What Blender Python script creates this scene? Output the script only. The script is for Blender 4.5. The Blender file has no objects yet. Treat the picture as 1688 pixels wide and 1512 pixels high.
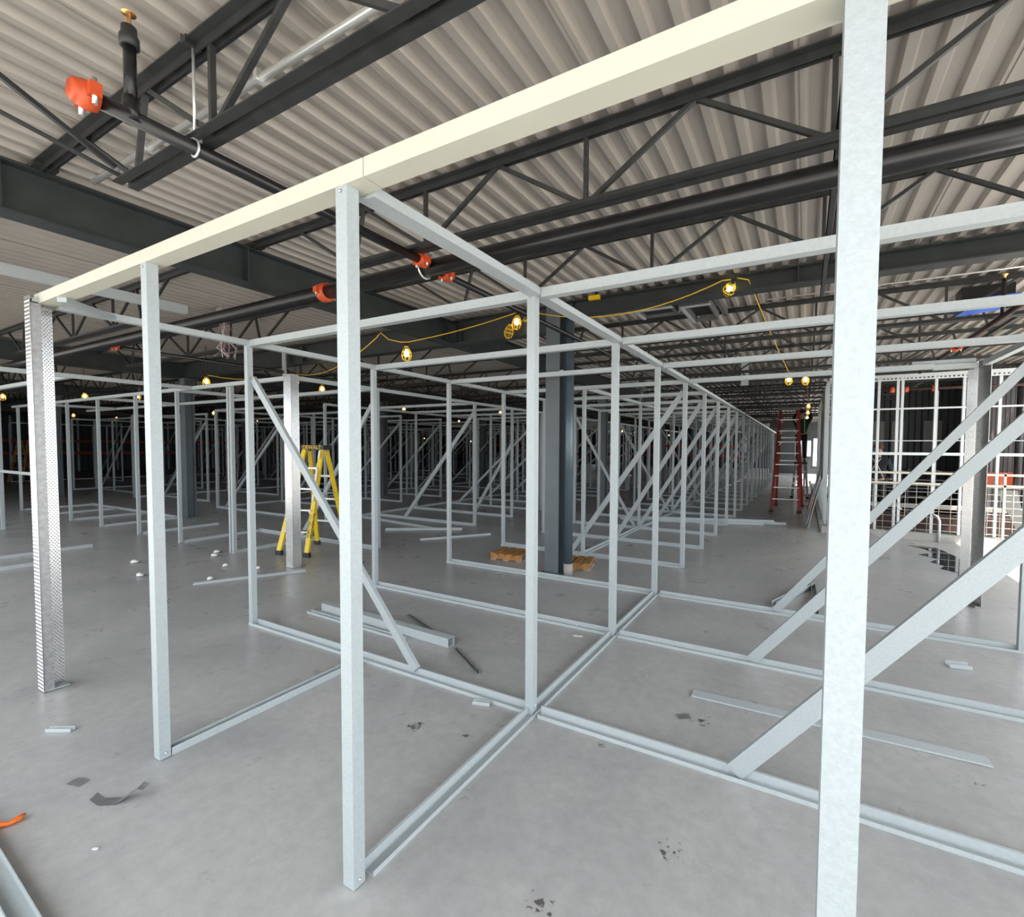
import bpy, bmesh, math, random
from mathutils import Vector, Matrix
random.seed(7)
scene = bpy.context.scene
COL = scene.collection

# ------------------------------------------------------------------ camera
CAM_F, CAM_CX, CAM_CY = 768.9, 913.6, 769.7          # in pixels of the 1688 x 1512 frame
YAW, PITCH, ROLL = 0.4922, 0.0405, 0.0074
cam_data = bpy.data.cameras.new('camera')
cam = bpy.data.objects.new('camera', cam_data)
COL.objects.link(cam)
cam_data.sensor_fit = 'HORIZONTAL'
cam_data.sensor_width = 36.0
cam_data.lens = CAM_F / 1688 * 36.0
cam_data.shift_x = (844 - CAM_CX) / 1688
cam_data.shift_y = -(756 - CAM_CY) / 1688
cam_data.clip_start = 0.02
cam_data.clip_end = 400
_fw = Vector((-math.sin(YAW)*math.cos(PITCH), math.cos(YAW)*math.cos(PITCH), -math.sin(PITCH)))
_rt = Vector((math.cos(YAW), math.sin(YAW), 0))
_up = _rt.cross(_fw)
_r2 = math.cos(ROLL)*_rt + math.sin(ROLL)*_up
_u2 = -math.sin(ROLL)*_rt + math.cos(ROLL)*_up
m = Matrix((( _r2.x, _u2.x, -_fw.x, 0), (_r2.y, _u2.y, -_fw.y, 0), (_r2.z, _u2.z, -_fw.z, 1.64), (0, 0, 0, 1)))
cam.matrix_world = m
scene.camera = cam

# ------------------------------------------------------------------ world, sun, exposure
world = bpy.data.worlds.new('sky')
scene.world = world
world.use_nodes = True
bg = world.node_tree.nodes['Background']
bg.inputs['Color'].default_value = (0.88, 0.94, 1.0, 1)
bg.inputs['Strength'].default_value = 3.2
sun_data = bpy.data.lights.new('sun', 'SUN')
sun_data.energy = 17.0
sun_data.color = (1.0, 0.93, 0.82)
sun_data.angle = math.radians(0.6)
sun = bpy.data.objects.new('sun', sun_data)
COL.objects.link(sun)
_sd = Vector((-0.93, 0.30, -1.56)).normalized()
sun.rotation_euler = _sd.to_track_quat('-Z', 'Y').to_euler()
sun.location = (30, -10, 30)
scene.view_settings.view_transform = 'Standard'
scene.view_settings.look = 'None'
scene.view_settings.gamma = 1
scene.view_settings.use_curve_mapping = False
scene.view_settings.exposure = 0.4
scene.cycles.use_denoising = True
scene.cycles.max_bounces = 10
scene.cycles.diffuse_bounces = 6
scene.cycles.sample_clamp_indirect = 6.0
scene.cycles.caustics_reflective = False
scene.cycles.caustics_refractive = False

# ------------------------------------------------------------------ helpers
_o = 'zeroth first second third fourth fifth sixth seventh eighth ninth tenth eleventh twelfth thirteenth fourteenth fifteenth sixteenth seventeenth eighteenth nineteenth'.split()
ORD = _o + ['twentieth'] + ['twenty-' + w for w in _o[1:10]] + ['thirtieth'] + ['thirty-' + w for w in _o[1:10]] + ['fortieth']
def tag(o, label=None, cat=None, group=None, kind=None):
    if label: o['label'] = label
    if cat:
        o['category'] = cat
        if not kind: o['kind'] = 'thing'
    if group: o['group'] = group
    if kind: o['kind'] = kind
    return o

def empty(name, loc, label=None, cat=None, group=None, kind=None, rz=0):
    o = bpy.data.objects.new(name, None)
    o.empty_display_size = 0.1
    o.location = loc
    o.rotation_euler = (0, 0, rz)
    COL.objects.link(o)
    return tag(o, label, cat, group, kind)

def world_origin(o):
    v = Vector((0, 0, 0))
    while o is not None:
        v += Vector(o.location)
        o = o.parent
    return v

class MB:
    """collects shapes; build() links them as one mesh object"""
    def __init__(s):
        s.v, s.f, s.sm = [], [], []
    def add(s, vs, fs, smooth=False):
        b = len(s.v)
        s.v += [tuple(v) for v in vs]
        s.f += [tuple(i + b for i in f) for f in fs]
        s.sm += [smooth] * len(fs)
        return s
    def box(s, x0, x1, y0, y1, z0, z1):
        if x0 > x1: x0, x1 = x1, x0
        if y0 > y1: y0, y1 = y1, y0
        if z0 > z1: z0, z1 = z1, z0
        vs = [(x0,y0,z0),(x1,y0,z0),(x1,y1,z0),(x0,y1,z0),(x0,y0,z1),(x1,y0,z1),(x1,y1,z1),(x0,y1,z1)]
        return s.add(vs, [(3,2,1,0),(4,5,6,7),(0,1,5,4),(1,2,6,5),(2,3,7,6),(3,0,4,7)])
    def bar(s, p, q, w, h, up=(0,0,1)):
        """rectangular bar from p to q; w across, h along 'up'"""
        p, q = Vector(p), Vector(q)
        d = (q - p).normalized()
        u = Vector(up)
        a = d.cross(u)
        if a.length < 1e-5: a = d.cross(Vector((1, 0, 0)))
        a.normalize()
        n = a.cross(d).normalized()
        vs = []
        for c in (p, q):
            for i, j in ((-1,-1),(1,-1),(1,1),(-1,1)):
                vs.append(c + a*(w/2*i) + n*(h/2*j))
        return s.add(vs, [(0,1,2,3),(7,6,5,4),(0,4,5,1),(1,5,6,2),(2,6,7,3),(3,7,4,0)])
    def prism(s, prof, axis, a0, a1, closed=True):
        """extrude 2D profile: axis 'x' -> profile (y,z); 'y' -> (x,z); 'z' -> (x,y)"""
        n = len(prof)
        def pt(c, t):
            return {'x': (t, c[0], c[1]), 'y': (c[0], t, c[1]), 'z': (c[0], c[1], t)}[axis]
        vs = [pt(c, a0) for c in prof] + [pt(c, a1) for c in prof]
        k = n if closed else n - 1
        fs = [(i, (i+1) % n, n + (i+1) % n, n + i) for i in range(k)]
        if closed:
            fs += [tuple(range(n - 1, -1, -1)), tuple(range(n, 2*n))]
        return s.add(vs, fs)
    def tube(s, pts, r, n=8, caps=True):
        pts = [Vector(p) for p in pts]
        rs = r if isinstance(r, (list, tuple)) else [r]*len(pts)
        vs, fs = [], []
        prev = None
        for i, p in enumerate(pts):
            if i == 0: d = pts[1] - p
            elif i == len(pts) - 1: d = p - pts[i-1]
            else: d = (pts[i+1] - p).normalized() + (p - pts[i-1]).normalized()
            d.normalize()
            ref = Vector((0,0,1)) if abs(d.z) < 0.9 else Vector((1,0,0))
            if prev is not None:
                a = prev - d*prev.dot(d)
                if a.length < 1e-4: a = d.cross(ref)
            else: a = d.cross(ref)
            a.normalize(); b = d.cross(a); prev = a
            for k in range(n):
                t = 2*math.pi*k/n
                vs.append(p + a*(rs[i]*math.cos(t)) + b*(rs[i]*math.sin(t)))
        for i in range(len(pts)-1):
            for k in range(n):
                fs.append((i*n+k, i*n+(k+1) % n, (i+1)*n+(k+1) % n, (i+1)*n+k))
        s.add(vs, fs, True)
        if caps:
            b = len(s.v) - len(vs)
            s.f.append(tuple(b + k for k in range(n-1, -1, -1))); s.sm.append(False)
            e = b + (len(pts)-1)*n
            s.f.append(tuple(e + k for k in range(n))); s.sm.append(False)
        return s
    def lathe(s, prof, c, n=14, axis='z'):
        """revolve (r, h) profile round a vertical (or x / y) axis through c"""
        vs, fs = [], []
        for r, h in prof:
            for k in range(n):
                t = 2*math.pi*k/n
                q = {'z': (r*math.cos(t), r*math.sin(t), h), 'x': (h, r*math.cos(t), r*math.sin(t)), 'y': (r*math.sin(t), h, r*math.cos(t))}[axis]
                vs.append((c[0]+q[0], c[1]+q[1], c[2]+q[2]))
        for i in range(len(prof)-1):
            for k in range(n):
                fs.append((i*n+k, i*n+(k+1) % n, (i+1)*n+(k+1) % n, (i+1)*n+k))
        fs.append(tuple(range(n-1, -1, -1)))
        fs.append(tuple((len(prof)-1)*n + k for k in range(n)))
        return s.add(vs, fs, True)
    def mesh(s, name, mat, off=(0,0,0)):
        me = bpy.data.meshes.new(name)
        me.from_pydata([(v[0]-off[0], v[1]-off[1], v[2]-off[2]) for v in s.v], [], s.f)
        me.polygons.foreach_set('use_smooth', s.sm)
        if mat: me.materials.append(mat)
        bm = bmesh.new(); bm.from_mesh(me)
        bmesh.ops.recalc_face_normals(bm, faces=bm.faces)
        bm.to_mesh(me); bm.free()
        me.update()
        return me
    def build(s, name, mat, parent=None, label=None, cat=None, group=None, kind=None, loc=None):
        """vertices are given in world space; loc is where the object's own origin goes"""
        base = world_origin(parent) if parent is not None else Vector((0,0,0))
        org = Vector(loc) if loc is not None else (base if parent is not None else None)
        if org is None:
            xs = [v[0] for v in s.v]; ys = [v[1] for v in s.v]; zs = [v[2] for v in s.v]
            org = Vector(((min(xs)+max(xs))/2, (min(ys)+max(ys))/2, min(zs)))
        o = bpy.data.objects.new(name, s.mesh(name, mat, org))
        o.location = org - base
        if parent is not None: o.parent = parent
        COL.objects.link(o)
        return tag(o, label, cat, group, kind)

def place(name, me, parent, wloc, rot=(0,0,0), label=None):
    """an object that shares mesh data, put at a world place below its parent (parents are never rotated here)"""
    o = bpy.data.objects.new(name, me)
    o.location = Vector(wloc) - (world_origin(parent) if parent is not None else Vector((0,0,0)))
    o.rotation_euler = rot
    if parent is not None: o.parent = parent
    COL.objects.link(o)
    if label: o['label'] = label
    return o

def copy_tree(o, parent=None):
    c = o.copy(); COL.objects.link(c)
    if parent is not None: c.parent = parent
    for ch in list(o.children): copy_tree(ch, c)
    return c

# ------------------------------------------------------------------ materials
def mat(name, color, rough=0.5, metal=0.0, noise=0.0, scale=8.0, bump=0.0, bscale=60.0, spec=0.5, dirt=None, emis=None, estr=0.0):
    M = bpy.data.materials.new(name); M.use_nodes = True
    nt = M.node_tree; b = nt.nodes['Principled BSDF']
    b.inputs['Base Color'].default_value = (*color, 1)
    b.inputs['Roughness'].default_value = rough
    b.inputs['Metallic'].default_value = metal
    b.inputs['Specular IOR Level'].default_value = spec
    if emis:
        b.inputs['Emission Color'].default_value = (*emis, 1)
        b.inputs['Emission Strength'].default_value = estr
    tc = nt.nodes.new('ShaderNodeTexCoord')
    if noise > 0:
        n = nt.nodes.new('ShaderNodeTexNoise'); n.inputs['Scale'].default_value = scale; n.inputs['Detail'].default_value = 5
        nt.links.new(tc.outputs['Object'], n.inputs['Vector'])
        r = nt.nodes.new('ShaderNodeValToRGB')
        d = dirt or tuple(c*(1-noise) for c in color)
        r.color_ramp.elements[0].position = 0.3; r.color_ramp.elements[0].color = (*d, 1)
        r.color_ramp.elements[1].position = 0.68; r.color_ramp.elements[1].color = (*[min(1, c*(1+noise*0.5)) for c in color], 1)
        nt.links.new(n.outputs['Fac'], r.inputs['Fac'])
        nt.links.new(r.outputs['Color'], b.inputs['Base Color'])
    if bump > 0:
        n2 = nt.nodes.new('ShaderNodeTexNoise'); n2.inputs['Scale'].default_value = bscale; n2.inputs['Detail'].default_value = 3
        nt.links.new(tc.outputs['Object'], n2.inputs['Vector'])
        bp = nt.nodes.new('ShaderNodeBump'); bp.inputs['Strength'].default_value = bump; bp.inputs['Distance'].default_value = 0.004
        nt.links.new(n2.outputs['Fac'], bp.inputs['Height'])
        nt.links.new(bp.outputs['Normal'], b.inputs['Normal'])
    return M

M_GALV = mat('galvanized_stud', (0.41, 0.455, 0.47), 0.45, 0.06, 0.08, 90, 0.25, 140)
M_TRACK = mat('galvanized_track', (0.46, 0.505, 0.515), 0.45, 0.06, 0.06, 60)
M_HEAD = mat('cream_painted_header', (0.58, 0.575, 0.48), 0.5, 0.0, 0.04, 5)
M_TREAD = mat('polished_tread_plate', (0.62, 0.62, 0.61), 0.24, 1.0, 0.05, 30)
M_TREADB = mat('dull_galvanized_liner', (0.34, 0.34, 0.34), 0.4, 0.6, 0.2, 40)
M_DECK = mat('roof_deck_steel', (0.44, 0.405, 0.365), 0.38, 0.2, 0.08, 3.0)
M_STEEL = mat('grey_primed_steel', (0.036, 0.043, 0.043), 0.42, 0.0, 0.25, 6, 0.1, 30)
M_JOIST = mat('dark_joist_steel', (0.032, 0.034, 0.034), 0.45, 0.0, 0.3, 9)
M_COLUMN = mat('slate_painted_column', (0.115, 0.138, 0.15), 0.45, 0.0, 0.12, 4)
M_PIPEB = mat('black_sprinkler_pipe', (0.012, 0.012, 0.013), 0.28, 0.0, 0.3, 12)
M_PIPEG = mat('grey_blue_pipe', (0.10, 0.14, 0.17), 0.3, 0.3, 0.1, 5)
M_ORANGE = mat('orange_coupling', (0.62, 0.085, 0.02), 0.4, 0.0, 0.15, 30)
M_BOLT = mat('zinc_bolt', (0.75, 0.76, 0.76), 0.3, 0.9)
M_BRASS = mat('brass', (0.75, 0.42, 0.16), 0.3, 0.9)
M_CONDUIT = mat('bright_conduit', (0.78, 0.80, 0.78), 0.28, 0.6)
M_YELLOW = mat('yellow_plastic', (0.85, 0.55, 0.01), 0.4)
M_CORD = mat('yellow_cord', (0.78, 0.47, 0.03), 0.5)
M_BULB = mat('lit_bulb', (1, 0.9, 0.6), 0.4, emis=(1.0, 0.80, 0.40), estr=9.0)
M_SOCKET = mat('black_socket', (0.02, 0.02, 0.02), 0.5)
M_LADY = mat('yellow_fiberglass', (0.86, 0.60, 0.015), 0.4, 0, 0.08, 20)
M_LADR = mat('red_fiberglass', (0.30, 0.032, 0.02), 0.45, 0, 0.15, 20)
M_ALU = mat('ladder_aluminium', (0.62, 0.62, 0.62), 0.35, 0.7, 0.1, 30)
M_BLACK = mat('black_plastic', (0.015, 0.015, 0.016), 0.5)
M_WHITE = mat('white_sticker', (0.8, 0.8, 0.8), 0.5)
M_WOOD = mat('pallet_pine', (0.42, 0.20, 0.06), 0.7, 0, 0.35, 14)
M_WOODE = mat('pallet_weathered_end', (0.42, 0.36, 0.29), 0.8, 0, 0.3, 20)
M_CURB = mat('concrete_curb', (0.40, 0.385, 0.35), 0.8, 0, 0.2, 6, 0.3, 40)
M_CORR = mat('grey_corrugated_panel', (0.11, 0.10, 0.10), 0.5, 0.2, 0.1, 3)
M_DARKWALL = mat('dark_wall_panel', (0.045, 0.05, 0.055), 0.5, 0.2, 0.15, 3)
M_RED = mat('orange_red_band', (0.35, 0.05, 0.015), 0.5, 0, 0.2, 12)
M_MESH = mat('cream_fence_wire', (0.58, 0.55, 0.47), 0.5, 0.2)
M_BRIGHT = mat('bright_zinc_stud', (0.62, 0.66, 0.67), 0.35, 0.2, 0.05, 40)
M_HVAC = mat('grey_sheet_frame', (0.16, 0.16, 0.155), 0.45, 0.3, 0.1, 10)
M_BLUE = mat('blue_cover', (0.01, 0.10, 0.55), 0.5)
M_WIRE = mat('pink_grey_wires', (0.36, 0.22, 0.22), 0.5)
M_WIREW = mat('white_wire', (0.6, 0.6, 0.6), 0.5)
M_EXT = mat('bright_site_concrete', (0.33, 0.31, 0.285), 0.9, 0, 0.1, 0.5)
M_SKYBLOCK = mat('tan_sky_block', (0.30, 0.26, 0.22), 0.7, 0, 0.1, 1.0)
M_TAPE = mat('orange_tape', (0.85, 0.17, 0.015), 0.5)
M_GREYPL = mat('grey_foil', (0.35, 0.36, 0.38), 0.35, 0.6, 0.2, 30)
M_SHEET = mat('pale_sheet', (0.55, 0.60, 0.62), 0.4, 0.2, 0.1, 4)
M_SKIN = mat('skin', (0.45, 0.27, 0.19), 0.6)
M_CLOTH = mat('dark_work_clothes', (0.02, 0.022, 0.028), 0.85)
M_VEST = mat('green_safety_vest', (0.10, 0.55, 0.12), 0.7)
M_HAT = mat('brown_hard_hat', (0.10, 0.04, 0.03), 0.4)
M_STRAP = mat('pale_harness_strap', (0.5, 0.42, 0.36), 0.7)
M_RACK = mat('machine_grey', (0.10, 0.10, 0.11), 0.5)
M_BROWN = mat('rusty_brown_beam', (0.035, 0.012, 0.009), 0.7, 0, 0.3, 8)

def floor_material():
    M = bpy.data.materials.new('polished_concrete'); M.use_nodes = True
    nt = M.node_tree; b = nt.nodes['Principled BSDF']; L = nt.links.new
    tc = nt.nodes.new('ShaderNodeTexCoord')
    def noise(scale, detail=6, rough=0.55, dist=0.0):
        n = nt.nodes.new('ShaderNodeTexNoise'); n.inputs['Scale'].default_value = scale; n.inputs['Detail'].default_value = detail
        n.inputs['Roughness'].default_value = rough; n.inputs['Distortion'].default_value = dist
        L(tc.outputs['Object'], n.inputs['Vector']); return n.outputs['Fac']
    def ramp(src, p0, c0, p1, c1):
        r = nt.nodes.new('ShaderNodeValToRGB'); e = r.color_ramp.elements
        e[0].position = p0; e[0].color = (*c0, 1); e[1].position = p1; e[1].color = (*c1, 1)
        L(src, r.inputs['Fac']); return r.outputs['Color']
    def mix(kind, fac, a, bb):
        m = nt.nodes.new('ShaderNodeMix'); m.data_type = 'RGBA'; m.blend_type = kind
        if isinstance(fac, (int, float)): m.inputs['Factor'].default_value = fac
        else: L(fac, m.inputs['Factor'])
        L(a, m.inputs['A']); L(bb, m.inputs['B']); return m.outputs['Result']
    base = ramp(noise(0.9, 7, 0.6, 0.6), 0.32, (0.385, 0.385, 0.388), 0.68, (0.495, 0.488, 0.475))
    fine = ramp(noise(14, 6, 0.7), 0.35, (0.86, 0.86, 0.86), 0.7, (1.04, 1.04, 1.04))
    c = mix('MULTIPLY', 1.0, base, fine)
    speck = ramp(noise(120, 2, 0.5), 0.70, (1, 1, 1), 0.76, (0.62, 0.6, 0.58))
    c = mix('MULTIPLY', 0.6, c, speck)
    # oil and water stains where the photograph has them
    def stain(x, y, r, thr, col):
        nonlocal c
        vm = nt.nodes.new('ShaderNodeVectorMath'); vm.operation = 'DISTANCE'
        L(tc.outputs['Object'], vm.inputs[0]); vm.inputs[1].default_value = (x, y, 0)
        mr = nt.nodes.new('ShaderNodeMapRange'); mr.inputs['From Min'].default_value = r; mr.inputs['From Max'].default_value = 0
        L(vm.outputs['Value'], mr.inputs['Value'])
        nn = noise(38, 4, 0.6)
        mu = nt.nodes.new('ShaderNodeMath'); mu.operation = 'MULTIPLY'; L(mr.outputs['Result'], mu.inputs[0]); L(nn, mu.inputs[1])
        mk = ramp(mu.outputs['Value'], thr, (0, 0, 0), thr + 0.04, (1, 1, 1))
        rgb = nt.nodes.new('ShaderNodeRGB'); rgb.outputs[0].default_value = (*col, 1)
        c = mix('MIX', mk, c, rgb.outputs[0])
    for x, y, r, t in STAINS:
        stain(x, y, r, t, (0.11, 0.10, 0.095))
    L(c, b.inputs['Base Color'])
    rr = nt.nodes.new('ShaderNodeMapRange'); rr.inputs['From Min'].default_value = 0.3; rr.inputs['From Max'].default_value = 0.7
    rr.inputs['To Min'].default_value = 0.24; rr.inputs['To Max'].default_value = 0.42
    L(noise(2.5, 6, 0.6), rr.inputs['Value']); L(rr.outputs['Result'], b.inputs['Roughness'])
    b.inputs['Specular IOR Level'].default_value = 0.5
    return M
STAINS = [(-1.97, 1.98, 0.17, 0.40), (-1.66, 2.05, 0.06, 0.36), (-0.80, 1.40, 0.24, 0.47), (-0.62, 1.22, 0.20, 0.48), (-0.50, 2.85, 0.24, 0.46),
          (0.80, 2.95, 0.2, 0.5), (0.14, 1.45, 0.10, 0.42), (0.25, 1.45, 0.10, 0.42), (-0.95, 2.35, 0.10, 0.42), (1.2, 3.0, 0.2, 0.46), (-0.45, 1.85, 0.3, 0.5)]
M_FLOOR = floor_material()

def puddle_material():
    M = bpy.data.materials.new('shallow_water'); M.use_nodes = True
    b = M.node_tree.nodes['Principled BSDF']
    b.inputs['Base Color'].default_value = (0.05, 0.055, 0.06, 1); b.inputs['Roughness'].default_value = 0.02
    b.inputs['IOR'].default_value = 1.33
    return M
M_WATER = puddle_material()

# ------------------------------------------------------------------ setting: slab, deck, far walls
MB().box(-60, 7.0, -4.5, 60, -0.2, 0).build('floor', M_FLOOR, kind='structure', loc=(0, 0, 0))
MB().box(-90, 40, -60, 90, -0.5, -0.21).build('ground', M_EXT, kind='structure')

DECK_Z, ROOF_X1, ROOF_X0, ROOF_Y0, ROOF_Y1 = 3.50, 4.2, -46.0, -1.9, 46.0
ceiling = empty('ceiling', (0, 0, DECK_Z), kind='structure')
def deck_mesh(length):
    P = 0.1524; mb = MB(); prof = []
    x = 0.0
    for k in range(6):
        prof += [(x, 0.0), (x+0.045, 0.0), (x+0.063, 0.040), (x+P-0.018, 0.040)]
        x += P
    prof += [(x, 0.0), (x+0.02, 0.0)]
    for i in range(len(prof)-1):
        (a, z0), (b, z1) = prof[i], prof[i+1]
        mb.add([(a, 0, z0), (b, 0, z1), (b, length, z1), (a, length, z0)], [(0, 1, 2, 3)])
    # the thin lip of the side lap
    mb.add([(x+0.02, 0, 0), (x+0.022, 0, -0.006), (x+0.022, length, -0.006), (x+0.02, length, 0)], [(0, 1, 2, 3)])
    return mb.mesh('deck_sheet', M_DECK)
SHEET_L = 12.2
dm = deck_mesh(SHEET_L)
sheet_x0 = -1.026 - 0.914*49
for i in range(56):
    for j in range(4):
        x = sheet_x0 + 0.9144*i
        if x > ROOF_X1 - 0.5 or (j >= 2 and x > 1.0): continue  # roof shape cut back past here to let sun onto the corridor floor
        place('deck_sheet', dm, ceiling, (x, ROOF_Y0 + j*(SHEET_L-0.06), DECK_Z + 0.001*(j % 2) + 0.0007*(i % 2)))
MB().box(ROOF_X0, ROOF_X1+0.1, ROOF_Y0, 23.3, DECK_Z+0.06, DECK_Z+0.2).box(ROOF_X0, 1.75, 23.3, ROOF_Y1, DECK_Z+0.06, DECK_Z+0.2).build('roof_top', M_CURB, kind='structure')

def corrugated(name, p, q, z0, z1, pitch, depth, m, **kw):
    """upright ribbed sheet from p to q"""
    p, q = Vector((*p, 0)), Vector((*q, 0)); d = (q-p); Lh = d.length; d.normalize(); n = Vector((-d.y, d.x, 0))
    mb = MB(); k = int(Lh/pitch); pts = []
    for i in range(k):
        for f, o in ((0, 0), (0.4, 0), (0.5, 1), (0.9, 1)):
            pts.append(p + d*((i+f)*pitch) + n*(o*depth))
    vs = [(v.x, v.y, z0) for v in pts] + [(v.x, v.y, z1) for v in pts]; N = len(pts)
    mb.add(vs, [(i, i+1, N+i+1, N+i) for i in range(N-1)])
    return mb.build(name, m, **kw)
corrugated('wall_left', (-40, 46), (-40, -2.6), 0, 3.6, 0.3, 0.04, M_DARKWALL, kind='structure')
corrugated('wall_added_sky_block', (-45, -24), (45, -24), -0.2, 2.9, 0.4, 0.05, M_SKYBLOCK, kind='structure')  # unseen wall, added to dim the low sky light from the front
corrugated('wall_added_front_shade', (-60, -1.9), (-17, -1.9), 0, 3.6, 0.3, 0.04, M_DARKWALL, kind='structure')  # unseen wall, added to keep daylight out of the far left rows
corrugated('wall_back', (-40, 44), (-2.2, 44), 0, 3.6, 0.3, 0.04, M_DARKWALL, kind='structure')
for k, (a, b, z0, z1) in enumerate([(-2.2, -0.55, 0, 3.5), (-0.2, 0.15, 0, 3.5), (0.36, 0.52, 0, 3.5), (1.2, 1.75, 0, 3.5), (-0.55, -0.2, 0, 1.2), (-0.55, -0.2, 2.25, 3.5), (0.15, 0.36, 0, 1.2), (0.15, 0.36, 2.25, 3.5), (0.52, 1.2, 0, 0.55), (0.52, 1.2, 2.4, 3.5)]):
    MB().box(a, b, 36.0, 36.15, z0, z1).build('wall_corridor_end', M_DARKWALL, kind='structure')
def window(n, a, b, z0, z1):
    t = empty('window_%d' % n, ((a+b)/2, 36, z0), kind='structure')
    for x in (a, b, (a+b)/2): MB().box(x-0.025, x+0.025, 35.97, 36.05, z0, z1).build('window_frame', M_TRACK, t)
    for z in (z0, z1, z0 + 0.55*(z1-z0)): MB().box(a, b, 35.975, 36.045, z-0.025, z+0.025).build('window_frame', M_TRACK, t)
window(1, -0.55, -0.2, 1.2, 2.25); window(2, 0.15, 0.36, 1.2, 2.25); window(3, 0.52, 1.2, 0.55, 2.4)
corrugated('wall_right', (4.6, 13.4), (4.6, 27), 0, 3.6, 0.075, 0.012, M_CORR, kind='structure')

# ------------------------------------------------------------------ roof steel: girders, joists, columns
def i_beam(mb, axis, a0, a1, c, z0, z1, fw=0.17, ft=0.014, wt=0.012):
    h = fw/2
    prof = [(c-h, z0), (c+h, z0), (c+h, z0+ft), (c+wt/2, z0+ft), (c+wt/2, z1-ft), (c+h, z1-ft), (c+h, z1), (c-h, z1), (c-h, z1-ft), (c-wt/2, z1-ft), (c-wt/2, z0+ft), (c-h, z0+ft)]
    mb.prism(prof, axis, a0, a1)

def girder(name, axis, a0, a1, c, z0, z1, label, group=None, stiff=()):
    t = empty(name, (a0, c, z0) if axis == 'x' else (c, a0, z0), label, 'girder', group)
    mb = MB(); i_beam(mb, axis, a0, a1, c, z0, z1); mb.build('beam', M_STEEL, t)
    for s in stiff:
        k = MB()
        if axis == 'x': k.box(s-0.006, s+0.006, c-0.08, c-0.007, z0+0.014, z1-0.014)
        else: k.box(c+0.007, c+0.08, s-0.006, s+0.006, z0+0.014, z1-0.014)
        k.build('stiffener', M_STEEL, t)
    return t
GX = [-4.615, -12.4, -20.2, -28.0]
girder('steel_girder', 'y', -2.5, 43.5, GX[0], 3.13, 3.462, 'deep dark steel girder crossing over the header beam at upper left', stiff=(1.0, 2.5, 5.2))
girder('steel_girder', 'y', -2.5, 43.5, GX[1], 3.13, 3.462, 'dark steel girder over the steel column in the left rear bays, second from the header')
girder('steel_girder', 'y', -2.5, 43.5, GX[2], 3.13, 3.462, 'distant dark steel girder running to the back, third from the header', 'roof girders')
girder('steel_girder', 'y', -2.5, 43.5, GX[3], 3.13, 3.462, 'distant dark steel girder running to the back, farthest from the header', 'roof girders')
girder('steel_girder', 'x', -4.53, -2.97, 5.385, 3.13, 3.47, 'short deep girder between the long girder and the slate column', stiff=(-4.4, -3.2))
girder('steel_girder', 'x', -2.76, 4.15, 5.385, 3.30, 3.485, 'shallower girder running right from the slate column behind the yellow cord', stiff=(-0.1, 2.5))
girder('steel_girder', 'x', -12.3, -4.7, 5.385, 3.13, 3.47, 'cross girder from the long girder to the far left column', stiff=(-8.0,))

PITCH = 1.25
def chord_mb(x0, x1, y, z, top):
    """double angle chord; z is the outer face"""
    mb = MB(); g = 0.012; w = 0.045; h = 0.045; t = 0.006
    for s in (-1, 1):
        if top:
            mb.box(x0, x1, y+s*g, y+s*(g+w), z-t, z)
            mb.box(x0, x1, y+s*g, y+s*(g+t), z-h, z-t)
        else:
            mb.box(x0, x1, y+s*g, y+s*(g+w), z, z+t)
            mb.box(x0, x1, y+s*g, y+s*(g+t), z+t, z+h)
    return mb
JT, JB = 3.492, 3.055
def joist(x0, x1, y, phase, label, group=None, detail=True, end_right=True):
    """bar joist along x; bottom nodes at phase + k*PITCH"""
    t = empty('bar_joist', (x0, y, JB), label, 'joist', group)
    nodes = []; k = math.ceil((x0 + 1.85 - phase)/PITCH)
    while phase + k*PITCH < x1 - 1.85:
        nodes.append(phase + k*PITCH); k += 1
    chord_mb(x0+0.095, x1-0.095, y, JT, True).build('top_chord', M_JOIST, t)
    e0, e1 = nodes[0]-0.80, nodes[-1]+0.80
    chord_mb(e0-0.10, e1+0.10, y, JB, False).build('bottom_chord', M_JOIST, t)
    MB().box(x0+0.006, x0+0.16, y-0.06, y+0.06, 3.463, JT-0.007).build('bearing_seat', M_JOIST, t)
    segs = []
    zt, zb = JT-0.03, JB+0.03
    segs.append(((max(x0+0.12, e0-0.62), y, zt), (e0, y, zb)))
    segs.append(((e0+0.05, y, zb), (nodes[0]-0.64, y, zt))); segs.append(((nodes[0]-0.60, y, zt), (nodes[0]-0.03, y, zb)))
    for i, n in enumerate(nodes):
        segs.append(((n, y, zb), (n, y, zt)))
        if i: segs.append(((n-PITCH/2, y, zt), (n-0.03, y, zb)))
        if i < len(nodes)-1: segs.append(((n+0.03, y, zb), (n+PITCH/2, y, zt)))
    segs.append(((e1, y, zb), (min(x1-0.12, e1+0.62), y, zt)))
    segs.append(((e1-0.05, y, zb), (nodes[-1]+0.64, y, zt))); segs.append(((nodes[-1]+0.60, y, zt), (nodes[-1]+0.03, y, zb)))
    if detail:
        for a, b in segs: MB().bar(a, b, 0.024, 0.024, (0, 1, 0)).build('web_bar', M_JOIST, t)
    else:
        mb = MB()
        for a, b in segs: mb.bar(a, b, 0.024, 0.024, (0, 1, 0))
        mb.build('web', M_JOIST, t, kind='stuff')
    return t
ys = [-0.17, 1.19, 2.55, 3.89, 6.62, 7.96, 9.31, 10.68, 12.02, 13.37]
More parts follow.
